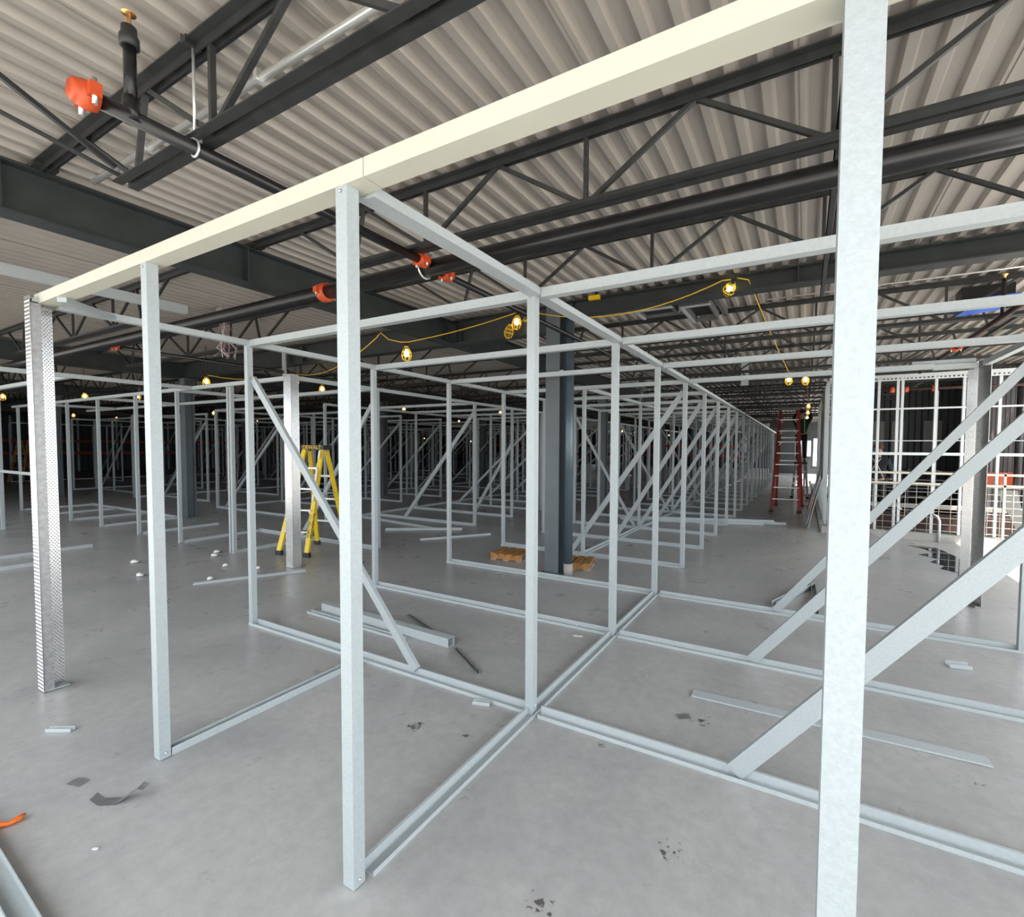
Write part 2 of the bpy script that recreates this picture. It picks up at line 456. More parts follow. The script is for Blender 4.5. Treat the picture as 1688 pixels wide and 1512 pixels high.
names = ['bar joist passing over the camera', 'nearest bar joist in view with the hanger rod clamped on it', 'bar joist just in front of the thick black main pipe',
         'bar joist directly behind the thick black main pipe', 'first bar joist beyond the girder over the yellow cord', 'second bar joist beyond the girder over the yellow cord',
         'third bar joist beyond the girder over the yellow cord', 'fourth bar joist beyond the girder, above the wire fence', 'fifth bar joist beyond the girder, behind the fence line', 'sixth bar joist beyond the girder, over the red ladder']
for y, lb in zip(ys, names):
    joist(GX[0], 4.15, y, -2.42, lb, detail=y < 9.5)
namesB = ['left bay bar joist nearest the camera', 'left bay bar joist carrying the loose white track', 'left bay bar joist under the free end of the loose white track', 'left bay bar joist beside the bundle of loose wires',
          'left bay bar joist first beyond the cross girder', 'left bay bar joist second beyond the cross girder', 'left bay bar joist third beyond the cross girder']
for y, lb in zip(ys, namesB):
    joist(GX[1], GX[0], y, -6.3, lb, detail=True)
def copy_joist(src, dx, y):
    c = copy_tree(src); c.location.x += dx; c.location.y = y
    return c
fb = joist(GX[1], GX[0], 10.68, -6.3, 'dark bar joists in the shadow of the far roof bays', 'far bar joists', detail=False)
fb['label'] = 'eighth dark bar joist in the left bay beside the long girder'
for i in range(1, 24):
    copy_joist(fb, 0, 10.68 + 1.345*i)['label'] = '%s dark bar joist in the left bay beside the long girder' % ORD[i+8]
for bay in (1, 2):
    for i in range(-6, 22):
        copy_joist(fb, -7.8*bay, 10.68 + 1.345*i)['label'] = '%s dark bar joist in the %s bay left of the long girder' % (ORD[i+7], ('second', 'third')[bay-1])
fr = joist(GX[0], 4.15, 14.72, -2.42, 'dark bar joists over the far corridor', 'far corridor joists', detail=False)
fr['label'] = 'first dark bar joist beyond the red ladder over the corridor'
for i in range(1, 7): copy_joist(fr, 0, 14.72 + 1.345*i)['label'] = '%s dark bar joist beyond the red ladder over the corridor' % ORD[i+1]
fr2 = joist(GX[0], 1.7, 24.13, -2.42, 'first bar joist of the narrower roof at the bright corridor end', 'corridor end joists', detail=False)
for i in range(1, 9): copy_joist(fr2, 0, 24.13 + 1.345*i)['label'] = '%s bar joist of the narrower roof at the bright corridor end' % ORD[i+1]
def bridging(p0, p1, label):
    mb = MB(); d = 0.035
    x, y0, z = p0; y1 = p1[1]
    mb.box(x, x+d, y0, y1, z, z+0.005); mb.box(x, x+0.005, y0, y1, z, z+d)
    o = mb.build('bridging_angle', M_JOIST); tag(o, label, 'steel angle')
bridging((0.09, -2.4, 3.105), (0.09, 5.2, 3.105), 'long bridging angle on the joist bottom chords beside the big front stud')
bridging((0.16, -2.4, 3.44), (0.16, 5.2, 3.44), 'long bridging angle under the deck beside the big front stud')
o = MB().bar((-3.26, 1.13, 3.11), (-3.26, 0.38, 3.485), 0.022, 0.022).build('bridging_brace', M_JOIST); tag(o, 'thin diagonal bridging bar at the upper left corner', 'steel angle')
o = MB().bar((-3.30, 1.24, 3.08), (-3.30, 0.55, 3.20), 0.035, 0.006).build('bridging_stub', M_JOIST); tag(o, 'short cut-off bridging stub under the nearest joist', 'steel angle')
bridging((-1.1, 5.6, 3.10), (-1.1, 13.3, 3.10), 'bridging angle beyond the girder left of the corridor')
bridging((2.0, 5.6, 3.10), (2.0, 13.3, 3.10), 'bridging angle beyond the girder near the blue cover')

def column(x, y, label, group=None, top=3.13, w=0.20, d=0.17):
    t = empty('steel_column', (x, y, 0), label, 'column', group)
    hw, hd, ft = w/2, d/2+0.01, 0.014
    MB().prism([(x-hw, y-hd), (x+hw, y-hd), (x+hw, y-hd+ft), (x+.006, y-hd+ft), (x+.006, y+hd-ft), (x+hw, y+hd-ft), (x+hw, y+hd), (x-hw, y+hd), (x-hw, y+hd-ft), (x-.006, y+hd-ft), (x-.006, y-hd+ft), (x-hw, y-hd+ft)], 'z', 0.015, top).build('shaft', M_COLUMN, t)
    MB().box(x-w/2-0.05, x+w/2+0.05, y-d/2-0.05, y+d/2+0.05, 0, 0.016).build('base_plate', M_COLUMN, t)
    MB().box(x-w/2-0.01, x+w/2+0.01, y-d/2-0.03, y+d/2+0.03, top-0.016, top).build('cap_plate', M_COLUMN, t)
    return t
t = column(-2.87, 5.385, 'slate grey steel column in the middle beside the round pipe', top=3.47)
MB().box(-2.82, -2.72, 5.297, 5.30, 2.58, 2.63).build('sticker', M_WHITE, t, label='small white sticker')
column(-12.3, 5.40, 'steel column in the left aisle behind the yellow ladder side studs')
column(-4.45, 10.85, 'slate steel column behind the diagonal braces left of the corridor')
column(-12.3, 10.95, 'steel column far left, second of its line, right of the yellow ladder')
column(-12.3, 16.4, 'steel column far left, third of its line')
for i, (x, y) in enumerate([(-12.3, 21.9), (-4.5, 16.4), (-4.5, 21.9), (-20.2, 5.4), (-20.2, 10.9), (-20.2, 16.4), (-20.2, 21.9), (-28, 5.4), (-28, 10.9), (-28, 16.4), (-28.0, 21.9)]):
    column(x, y, '%s dark steel column back in the %s column line' % (ORD[1 + round((y-5.4)/5.5)], {-12.3: 'second', -4.5: 'corridor side', -20.2: 'third', -28: 'fourth', -28.0: 'fourth'}[x]), 'far steel columns')

# round grey pipe beside the middle column
t = empty('standing_pipe', (-2.66, 5.36, 0), 'tall round grey blue pipe standing beside the slate column', 'pipe')
MB().tube([(-2.66, 5.36, 0.14), (-2.66, 5.36, 3.46)], 0.055, 16).build('pipe', M_PIPEG, t)
MB().tube([(-2.66, 5.36, 0), (-2.66, 5.36, 0.15)], 0.06, 16).build('base_sleeve', M_CURB, t, label='pale mortar-coated pipe foot')

# ------------------------------------------------------------------ sprinkler piping
t = empty('sprinkler_main', (-8, 2.75, 3.01), 'thick black sprinkler main crossing the whole room under the joists', 'pipe')
MB().tube([(-24, 2.75, 3.01), (-3.80, 2.75, 3.01)], 0.062, 16).build('pipe', M_PIPEB, t)
MB().tube([(-3.80, 2.75, 3.01), (4.1, 2.75, 3.01)], 0.062, 16).build('pipe', M_PIPEB, t)
def grooved_coupling(name, parent, c, axis, r):
    mb = MB()
    mb.lathe([(r, -0.045), (r*1.22, -0.045), (r*1.30, -0.02), (r*1.30, 0.02), (r*1.22, 0.045), (r, 0.045)], c, 18, axis)
    for s in (-1, 1):
        a = Vector((c[0], c[1], c[2]))
        off = Vector((0, s*r*1.42, 0)) if axis == 'x' else Vector((s*r*1.42, 0, 0))
        p = a + off
        if axis == 'x': mb.box(p.x-0.022, p.x+0.022, p.y-0.018, p.y+0.018, p.z-0.025, p.z+0.025)
        else: mb.box(p.x-0.018, p.x+0.018, p.y-0.022, p.y+0.022, p.z-0.025, p.z+0.025)
    o = mb.build(name, M_ORANGE, parent, label='orange coupling')
    for s in (-1, 1):
        off = Vector((0, s*r*1.45, 0)) if axis == 'x' else Vector((s*r*1.45, 0, 0))
        p = Vector(c) + off
        MB().tube([(p.x, p.y, p.z-0.045), (p.x, p.y, p.z+0.045)], 0.008, 6).build('bolt', M_BOLT, o, label='zinc bolt')
    return o
grooved_coupling('coupling', t, (-3.80, 2.75, 3.01), 'x', 0.064)
# white hanger strap round the main
mb = MB(); pts = []
for k in range(13):
    a = math.pi*(1 + k/12)
    pts.append((-2.62, 2.75+0.068*math.cos(a), 3.01+0.068*math.sin(a)))
pts = [(-2.62, 2.682, 3.16)] + pts + [(-2.62, 2.818, 3.16)]
mb.tube(pts, 0.008, 6)
mb.tube([(-2.62, 2.75, 3.15), (-2.62, 2.75, 3.49)], 0.006, 6)
mb.box(-2.64, -2.60, 2.68, 2.82, 3.145, 3.16)
mb.build('hanger_strap', M_CONDUIT, t, label='pale metal hanger strap')

BX = -2.536
t = empty('sprinkler_branch', (BX, 1.0, 3.02), 'black sprinkler branch pipe with orange end cap and upright head at upper left', 'pipe')
MB().tube([(BX, 0.80, 3.02), (BX, 2.70, 3.02)], 0.031, 14).build('pipe', M_PIPEB, t)
cap = MB()
cap.lathe([(0.0, -0.055), (0.034, -0.055), (0.044, -0.045), (0.044, -0.03), (0.050, -0.028), (0.054, 0.0), (0.050, 0.028), (0.036, 0.03)], (BX, 0.80, 3.02), 18, 'y')
cap.box(BX+0.046, BX+0.082, 0.782, 0.818, 2.995, 3.045)
cap.box(BX-0.082, BX-0.046, 0.782, 0.818, 2.995, 3.045)
co = cap.build('end_cap', M_ORANGE, t, label='orange grooved end cap')
for s in (-1, 1):
    MB().tube([(BX+s*0.066, 0.80, 2.965), (BX+s*0.066, 0.80, 3.065)], 0.009, 6).build('bolt', M_BOLT, co, label='zinc bolt')
o = MB().tube([(BX, 0.936, 3.0), (BX, 0.936, 3.10)], [0.034, 0.028], 14).build('outlet', M_PIPEB, t)
ri = MB().tube([(BX, 0.936, 3.06), (BX, 0.936, 3.35)], 0.022, 14).build('riser', M_PIPEB, t)
MB().lathe([(0.023, -0.01), (0.034, -0.01), (0.034, 0.03), (0.028, 0.038), (0.026, 0.07), (0.012, 0.072)], (BX, 0.936, 3.315), 14).build('reducer', M_JOIST, ri, label='dull black reducer')
hd = MB(); hd.lathe([(0.012, 0), (0.014, 0.01), (0.009, 0.018), (0.008, 0.02)], (BX, 0.936, 3.385), 10)
hd.bar((BX-0.012, 0.936, 3.40), (BX-0.012, 0.936, 3.435), 0.005, 0.006); hd.bar((BX+0.012, 0.936, 3.40), (BX+0.012, 0.936, 3.435), 0.005, 0.006)
hd.lathe([(0.002, 0.0), (0.026, 0.003), (0.026, 0.006), (0.002, 0.01)], (BX, 0.936, 3.435), 12)
hd.build('sprinkler_head', M_BRASS, ri, label='brass sprinkler head')
grooved_coupling('coupling', t, (BX, 2.63, 3.02), 'y', 0.036)
# rod hanger clamped to the joist
h = MB(); h.tube([(BX, 1.17, 3.09), (BX, 1.17, 3.50)], 0.0065, 6)
hang = h.build('hanger_rod', M_CONDUIT, t, label='zinc hanger rod')
pts = [(BX+0.034*math.cos(a), 1.17, 3.02+0.036*math.sin(a)) for a in [math.pi*(0.5+2*k/16) for k in range(17)]]
MB().tube(pts, 0.006, 6).build('loop', M_CONDUIT, hang)
MB().box(BX-0.02, BX+0.02, 1.15, 1.19, 3.05, 3.085).build('nut', M_CONDUIT, hang)
MB().box(BX-0.022, BX+0.022, 1.13, 1.20, 3.47, 3.515).build('clamp', M_JOIST, hang, label='black beam clamp')
t = empty('sprinkler_branch', (BX, 2.85, 2.98), 'thin black sprinkler branch going back from the main to the corridor', 'pipe')
MB().tube([(BX, 2.80, 3.0), (BX, 12.9, 3.0)], 0.026, 12).build('pipe', M_PIPEB, t)
grooved_coupling('coupling', t, (BX, 2.90, 3.0), 'y', 0.034)
t = empty('sprinkler_branch', (1.73, 5.0, 3.0), 'brownish sprinkler branch running back near the right edge', 'pipe')
MB().tube([(1.73, 2.8, 3.0), (1.73, 10.2, 3.0)], 0.028, 12).build('pipe', M_BROWN, t)
for y in (9.4, 8.0): grooved_coupling('coupling', t, (1.73, y, 3.0), 'y', 0.034)
ri = MB().tube([(1.73, 6.35, 3.0), (1.73, 6.35, 3.38)], 0.02, 12).build('riser', M_PIPEB, t)
MB().lathe([(0.012, 0), (0.014, 0.02), (0.03, 0.04), (0.03, 0.045), (0.004, 0.05)], (1.73, 6.35, 3.38), 12).build('sprinkler_head', M_BRASS, ri, label='brass sprinkler head')
t = empty('sprinkler_branch', (2.45, 12.9, 3.0), 'pipe run with bright orange couplings above the fenced wall', 'pipe')
MB().tube([(0.6, 12.9, 3.0), (4.4, 12.9, 3.0)], 0.03, 12).build('pipe', M_BROWN, t)
for x in (1.7, 1.95, 2.45): grooved_coupling('coupling', t, (x, 12.9, 3.0), 'x', 0.05)
t = empty('sprinkler_branch', (-8.5, 4.0, 2.98), 'dark sprinkler branch crossing the left bays behind the header', 'pipe')
MB().tube([(-8.5, 2.8, 3.0), (-8.5, 20, 3.0)], 0.026, 10).build('pipe', M_PIPEB, t)
grooved_coupling('coupling', t, (-8.5, 2.88, 3.0), 'y', 0.034)
# bright conduit under the deck
t = empty('electrical_conduit', (-4.0, 1.43, 3.47), 'shiny electrical conduit strapped under the deck at upper left', 'conduit')
MB().tube([(-4.4, 1.405, 3.462), (2.5, 1.425, 3.462)], 0.019, 10).build('tube', M_CONDUIT, t)
for x in (-3.6, -2.43, -1.2): MB().box(x-0.012, x+0.012, 1.385, 1.445, 3.44, 3.497).build('strap', M_CONDUIT, t)
for i, (y, lb) in enumerate([(5.85, 'thin bright conduit first beyond the right girder'), (6.25, 'thin bright conduit second beyond the right girder')]):
    t = empty('electrical_conduit', (-0.4, y, 3.44), lb, 'conduit')
    MB().tube([(-0.45, y, 3.45), (4.0, y, 3.45)], 0.009, 8).build('tube', M_CONDUIT, t)
    if i == 0: MB().box(-0.52, -0.42, y-0.05, y+0.05, 3.42, 3.49).build('junction_box', M_CONDUIT, t)

# ------------------------------------------------------------------ metal framing
T = 2.574                                              # top of every partition track
XS, XL, XM, XR = -1.448, -4.42, -2.95, 1.60            # spine, left wall, mid line, right wall
def post_mesh(w, d, h):
    t = 0.006
    # a C stud: the open side looks away from the entrance
    prof = [(-w/2, -d/2), (w/2, -d/2), (w/2, d/2), (w/2-0.014, d/2), (w/2-0.014, d/2-t), (w/2-t, d/2-t), (w/2-t, -d/2+t), (-w/2+t, -d/2+t), (-w/2+t, d/2-t), (-w/2+0.014, d/2-t), (-w/2+0.014, d/2), (-w/2, d/2)]
    return MB().prism(prof, 'z', 0, h).mesh('post', M_GALV)
PM = post_mesh(0.055, 0.050, T-0.03)
PM_TH = post_mesh(0.048, 0.048, T-0.03)
SCREW = MB().lathe([(0.006, 0), (0.006, 0.003), (0.002, 0.006)], (0, 0, 0), 8).mesh('screw', M_BOLT)
def post(parent, x, y, me=None, name='post'):
    return place(name, me or PM, parent, (x, y, 0.004))
def jtrack(mb, axis, a0, a1, c, side=-1, tall=0.052, low=0.022, w=0.062):
    """floor channel: tall leg at the back, low lip towards 'side'"""
    t = 0.004
    pr = [(0, 0), (w, 0), (w, low), (w-t, low), (w-t, t), (0.014, t), (0.014, tall), (0, tall)]
    pr = [(c + side*(p - w/2), z) for p, z in pr]
    mb.prism(pr, axis, a0, a1)
def floor_track(parent, axis, a0, a1, c, side=-1, lip=True, label=None):
    mb = MB()
    if lip: jtrack(mb, axis, a0, a1, c, side)
    else:
        t = 0.005
        pr = [(c-0.028, 0), (c+0.028, 0), (c+0.028, 0.042), (c+0.028-t, 0.042), (c+0.028-t, t), (c-0.028+t, t), (c-0.028+t, 0.042), (c-0.028, 0.042)]
        mb.prism(pr, axis, a0, a1)
    return mb.build('floor_track', M_TRACK, parent, label=label)
def top_track(parent, axis, a0, a1, c, w=0.058, h=0.054, z=T, m=None):
    mb = MB()
    mb.box(*( (a0, a1, c-w/2, c+w/2) if axis == 'x' else (c-w/2, c+w/2, a0, a1) ), z-h, z)
    return mb.build('top_track', m or M_TRACK, parent)
def brace(parent, p, q, w=0.085, d=0.03, m=None):
    """flat diagonal stud lying in an x-z plane"""
    p, q = Vector(p), Vector(q); dr = (q-p).normalized(); n = Vector((-dr.z, 0, dr.x))
    mb = MB(); t = 0.005
    for o0, o1, y0, y1 in ((-w/2, w/2, -d/2, -d/2+t), (-w/2, -w/2+t, -d/2+t, d/2), (w/2-t, w/2, -d/2+t, d/2)):
        vs = []
        for c in (p, q):
            for o, yy in ((o0, y0), (o1, y0), (o1, y1), (o0, y1)):
                v = c + n*o; vs.append((v.x, p.y+yy, v.z))
        mb.add(vs, [(0, 1, 2, 3), (7, 6, 5, 4), (0, 4, 5, 1), (1, 5, 6, 2), (2, 6, 7, 3), (3, 7, 4, 0)])
    return mb.build('brace', m or M_GALV, parent)

R = [1.11, 2.42, 3.80, 5.10, 6.45, 7.83, 9.18, 10.55, 11.92, 13.29, 14.66, 16.03, 17.40, 18.77, 20.14, 21.51, 22.88, 24.25, 25.62, 26.99]

# front header line
t = empty('entrance_frame', (-2.9, 1.15, 0), 'cream painted header beam in front on tall galvanized posts', 'metal frame')
def header(x0, x1):
    y0, y1, z0, z1 = 1.11, 1.192, 2.548, 2.612
    tk = 0.004
    mb = MB()
    mb.prism([(y0, z0), (y1, z0), (y1, z0+0.02), (y1-tk, z0+0.02), (y1-tk, z0+tk), (y0+tk, z0+tk), (y0+tk, z1-tk), (y1, z1-tk), (y1, z1), (y0, z1)], 'x', x0, x1)
    return mb.build('header_beam', M_HEAD, t)
header(-4.45, -1.335); header(-1.331, 1.9)
HP = post_mesh(0.058, 0.050, 2.545)
for x in (-2.932, XS): post(t, x, 1.137, HP)
MB().prism([(0.060-0.012, 1.112), (0.118, 1.112), (0.118, 1.118), (0.054, 1.118), (0.054, 1.19), (0.048, 1.19)], 'z', 0.004, 2.549).build('post', M_GALV, t)
MB().box(0.05, 0.16, 1.112, 1.185, 0, 0.004).build('foot_plate', M_GALV, t)
floor_track(t, 'y', 1.168, 2.36, -2.935, 1, False)
for x, y, z in ((-2.903, 1.14, 0.03), (-1.419, 1.137, 0.03), (-1.42, 2.42, 0.06)):
    place('screw', SCREW, t, (x, y, z), (0, math.pi/2, 0))
for x, z in ((-2.94, 2.53), (-1.45, 2.53)): place('screw', SCREW, t, (x, 1.11, z), (math.pi/2, 0, 0))
brace_mb = MB().bar((-4.06, 1.13, 2.532), (-4.31, 1.45, 2.532), 0.05, 0.03); brace_mb.build('corner_strut', M_GALV, t)

# long spine wall
t = empty('stud_frame', (XS, 8, 0), 'long spine wall frame of studs running back beside the open corridor', 'metal frame')
top_track(t, 'y', 1.195, 16.0, XS+0.028, 0.080, 0.040)
top_track(t, 'y', 16.0, 28.2, XS+0.028, 0.080, 0.040)
floor_track(t, 'y', 1.19, 5.17, XS+0.012, 1)
for y in R[1:]: post(t, XS, y)
# left wall along the aisle
t = empty('stud_frame', (XL, 3, 0), 'aisle wall frame of posts under one track behind the tread plate corner', 'metal frame')
for a, b in ((1.20, 10.74), (10.96, 16.29), (16.51, 21.79), (22.01, 28.2)): top_track(t, 'y', a, b, XL+0.03, 0.060, 0.045)
for y in R[1:]: post(t, XL, y, PM_TH)

# full cross walls of the first rooms
lab = ['first cross wall frame behind the front post, with a brace at its left post', 'second cross wall frame left of the spine, behind the loose box beam', 'third cross wall frame left of the spine, in front of the two pallets']
for i in (1, 2, 3):
    y = R[i]
    t = empty('stud_frame', (XM, y, 0), lab[i-1], 'metal frame')
    top_track(t, 'x', XL+0.03, XS-0.012, y); floor_track(t, 'x', XL-0.03, XS-0.03, y+0.005, -1)
    if i == 1: brace(t, (-2.42, y+0.02, 0.04), (-4.385, y+0.02, 2.24), 0.06)
lab = ['nearest cross wall frame right of the spine, its brace crossing behind the big post', 'second cross wall frame right of the spine, its brace beyond the loose plank', 'third cross wall frame right of the spine, ending at a post before the sunlit floor']
for i in (1, 2, 3):
    y = R[i]
    t = empty('stud_frame', (0.1, y, 0), lab[i-1], 'metal frame')
    top_track(t, 'x', XS+0.07, XR+0.03, y); floor_track(t, 'x', XS+0.06, XR+0.03, y+0.005, -1)
    post(t, XR, y)
    fx = (-0.27, -0.32, -0.22)[i-1]
    brace(t, (fx, y+0.015, 0.03), (XR-0.02, y+0.015, (2.30, 2.33, 2.36)[i-1]), (0.088, 0.078, 0.072)[i-1])
# right wall track and fourth line over the corridor mouth
t = empty('stud_frame', (XR, 6, 0), 'overhead tracks crossing the corridor mouth to the right tread plate column', 'metal frame')
top_track(t, 'x', XS+0.07, 1.20, 6.40)
MB().box(1.02, 1.56, 6.43, 6.47, 2.575, 2.615).build('splice_track', M_TRACK, t)
top_track(t, 'x', 1.20, 1.56, 6.42, z=T-0.01)
top_track(t, 'y', 5.13, 6.34, XR+0.02)
top_track(t, 'y', 1.2, 5.07, XR+0.02)

# half cross walls further back, on both sides of the mid line
order = ['fourth', 'fifth', 'sixth', 'seventh', 'eighth', 'ninth']
for i in range(4, len(R)):
    y = R[i]
    far = i > 8
    t = empty('stud_frame', ((XM+XS)/2, y, 0),
              '%s cross wall frame down the spine with a brace against the corridor studs' % ORD[i],
              'metal frame', 'corridor cross walls')
    top_track(t, 'x', XM-0.03, XS-0.012, y); floor_track(t, 'x', XM-0.03, XS-0.03, y, -1, not far)
    if i % 2 == 0: post(t, XM, y, PM_TH)
    if i not in (10, 13): brace(t, (XM - (0.2 if i == 4 else 0.0), y+0.015, 0.05), (XS-0.03, y+0.015, 2.42), 0.07)
    t = empty('stud_frame', ((XM+XL)/2, y, 0),
              '%s cross wall frame of the row behind the pallets, counted from the entrance' % ORD[i],
              'metal frame', 'aisle cross walls')
    top_track(t, 'x', XL+0.03, XM-0.03, y); floor_track(t, 'x', XL-0.03, XM-0.035, y, -1, not far)
    if i in (6, 8, 11, 14): brace(t, (XM-0.1, y+0.015, 0.05), (XL+0.03, y+0.015, 2.3), 0.055)
t = empty('stud_frame', (XM, 10, 0), 'mid line wall frame with a low floor track behind the steel column', 'metal frame')
floor_track(t, 'y', 6.48, 9.16, XM, 1); floor_track(t, 'y', 9.2, 27.0, XM, 1, False); top_track(t, 'y', 6.5, 27.0, XM)

# tread plate corner guards
def tread_mesh(mb, o, u, v, n, w, h):
    """flat plate o + u*[0,w] + v*[0,h], raised lozenges along n"""
    o, u, v, n = Vector(o), Vector(u), Vector(v), Vector(n)
    t = 0.0025
    vs = [o, o+u*w, o+u*w+v*h, o+v*h, o-n*t, o+u*w-n*t, o+u*w+v*h-n*t, o+v*h-n*t]
    mb.add(vs, [(0,1,2,3),(7,6,5,4),(0,4,5,1),(1,5,6,2),(2,6,7,3),(3,7,4,0)])
    du, dv, hh = 0.017, 0.0125, 0.0026
    r = 0
    y = dv
    while y < h - dv:
        x = 0.006 + (du/2 if r % 2 else 0)
        while x < w - 0.004:
            s = 1 if r % 2 else -1
            a = (u*1.0 + v*0.75*s).normalized()*0.0085; b = (v*1.0 - u*0.75*s).normalized()*0.0030
            c = o + u*x + v*y
            mb.add([c-a, c-b, c+a, c+b, c+n*hh], [(0,1,4),(1,2,4),(2,3,4),(3,0,4)])
            x += du
        y += dv; r += 1
def corner_guard(loc, legs, label):
    t = empty('corner_guard', loc, label, 'metal column')
    for (o, u, n, w) in legs:
        mb = MB(); tread_mesh(mb, (o[0], o[1], 0.004), u, (0,0,1), n, w, T+0.01)
        mb.build('tread_plate', M_TREAD, t)
    return t
# left front corner: one leg faces the entrance, the other is seen from inside
g = corner_guard((-4.42, 1.1, 0), [((-4.463, 1.066, 0), (1, 0, 0), (0, -1, 0), 0.098), ((-4.452, 1.075, 0), (0, 1, 0), (1, 0, 0), 0.115)], 'bright tread plate corner guard at the left end of the header beam')
MB().prism([(-4.45, 1.072), (-4.372, 1.072), (-4.372, 1.118), (-4.376, 1.118), (-4.376, 1.076), (-4.45, 1.076)], 'z', 0.004, T-0.03).build('inner_angle', M_TREADB, g, label='dull grey inner angle')
MB().box(-4.45, -4.37, 1.08, 1.19, 0.004, 0.012).build('foot_plate', M_GALV, g)
MB().box(-4.44, -4.37, 1.08, 1.16, T-0.02, T+0.0).build('cap_clip', M_GALV, g)
corner_guard((-6.05, 3.85, 0), [((-6.14, 3.80, 0), (1, 0, 0), (0, -1, 0), 0.16), ((-5.98, 3.80, 0), (0, 1, 0), (1, 0, 0), 0.11)], 'bright tread plate corner guard standing beside the yellow ladder')
g = corner_guard((1.58, 6.37, 0), [((1.512, 6.500, 0), (0.993, -0.12, 0), (-0.12, -0.993, 0), 0.086), ((1.598, 6.488, 0), (0.34, -0.94, 0), (-0.94, -0.34, 0), 0.175)], 'tread plate corner guard at right in front of the sunlit floor')
MB().prism([(1.60, 6.48), (1.655, 6.33), (1.61, 6.33), (1.55, 6.47)], 'z', 0.0, 0.018).build('foot_plate', M_TREADB, g)
post(g, 1.66, 6.48, PM_TH)

# ---- left block across the aisle
t = empty('stud_frame', (-11, 3.88, 0), 'long front wall frame of the left block under one track behind the header', 'metal frame')
top_track(t, 'x', -17.2, -6.0, 3.86)
for x in (-9.17, -10.67, -12.30, -13.85, -15.4, -16.95): post(t, x, 3.88, PM_TH)
for dx in (0.0, 0.075): post(t, -7.66+dx, 3.90, PM_TH)
t = empty('stud_frame', (-11, 5.3, 0), 'rear wall frame of the shallow left block units', 'metal frame')
top_track(t, 'x', -17.2, -6.1, 5.22); floor_track(t, 'x', -17.2, -12.5, 5.22, -1, False)
nm = ['nearest the yellow ladder', 'second from the yellow ladder', 'third from the yellow ladder', 'fourth from the yellow ladder', 'fifth from the yellow ladder', 'sixth from the yellow ladder', 'farthest from the yellow ladder']
for k, x in enumerate((-7.62, -9.17, -10.67, -12.30, -13.85, -15.4, -16.95)):
    t = empty('stud_frame', (x, 4.5, 0), 'low floor track of a left block divider, %s' % nm[k], 'metal frame')
    floor_track(t, 'y', 3.92, 5.18, x, 1, False)
    if k in (1, 3, 5): top_track(t, 'y', 3.9, 5.18, x)
t = empty('stud_frame', (-6.0, 10, 0), 'aisle side wall frame of the left block behind the yellow ladder', 'metal frame')
top_track(t, 'y', 3.92, 26, -6.03)
for y in (5.17, 7.75, 9.15, 10.55, 11.92, 13.29, 14.66, 16.03, 17.40, 18.77, 20.14): post(t, -6.03, y)
post(t, -6.03, 5.25)
lb = ['first cross wall frame of the left block, right of the yellow ladder', 'second cross wall frame of the left block, with a dark brace behind the front stud', 'third cross wall frame of the left block, braced behind the second aisle post']
for k, y in enumerate((5.17, 7.75, 9.15)):
    t = empty('stud_frame', (-7.5, y, 0), lb[k], 'metal frame')
    top_track(t, 'x', -9.2, -6.06, y); floor_track(t, 'x', -9.2, -6.06, y, -1)
    if k == 0: brace(t, (-7.9, y+0.02, 0.05), (-6.08, y+0.02, 2.3), 0.07)
    if k == 1: brace(t, (-8.03, y+0.02, 0.04), (-6.06, y+0.02, 2.36), 0.08)
    if k == 2: brace(t, (-7.15, y+0.02, 0.04), (-5.96-0.1, y+0.02, 1.70), 0.07)
# side frame at the left picture edge
t = empty('stud_frame', (-8.62, 2, 0), 'frame of overhead tracks reaching in from the left picture edge', 'metal frame')
top_track(t, 'y', -1.0, 3.84, -8.62); top_track(t, 'x', -12.5, -8.65, 2.46); post(t, -12.5, 2.46, PM_TH)
t = empty('stud_frame', (-10.1, 1.5, 0), 'pair of low floor tracks at the left picture edge', 'metal frame')
floor_track(t, 'y', -1, 3.05, -10.05, 1, False); floor_track(t, 'y', -1, 2.21, -9.15, 1, False); floor_track(t, 'x', -10.0, -9.2, -1.0, -1, False)
t = empty('stud_frame', (-13.4, 2.8, 0), 'stud with a rail at mid height at the left picture edge', 'metal frame')
post(t, -13.4, 2.82)
MB().box(-13.4, -11.6, 2.80, 2.84, 1.10, 1.15).build('rail', M_TRACK, t)
post(t, -11.6, 2.82, PM_TH)

# ---- far framing in the shade: each a braced frame of its own
def far_frame(x0, x1, y, z=T):
    t = empty('stud_frame', (x0, y, 0), 'thin wall frames standing in rows in the dark rear of the room', 'metal frame', 'rear wall frames')
    top_track(t, 'x', x0, x1, y); floor_track(t, 'x', x0, x1, y, -1, False)
    post(t, x0+0.03, y, PM_TH); post(t, x1-0.03, y, PM_TH); post(t, (x0+x1)/2, y, PM_TH)
    brace(t, (x0+0.4, y+0.01, 0.05), (x1-0.06, y+0.01, 2.35), 0.06)
    return t
fa = far_frame(-9.2, -6.1, 10.55)
def far_copy(x, y, flip=False):
    c = copy_tree(fa); c.location = (x, y, 0)
    return c
fa['label'] = 'first thin braced frame in the row behind the yellow ladder'
for k in range(1, 9): far_copy(-9.2, 10.55+1.37*k)['label'] = '%s thin braced frame in the row behind the yellow ladder' % ORD[k+1]
for j, bx in enumerate((-13.6, -18.4, -23.2, -30)):
    for k in range(10):
        far_copy(bx, 6.6 + 1.37*k*(1.5 if bx < -15 else 1.25) + (0.6 if bx < -15 else 0))['label'] = '%s thin braced frame of the %s dark row left of the yellow ladder' % (ORD[k+1], ORD[j+2])
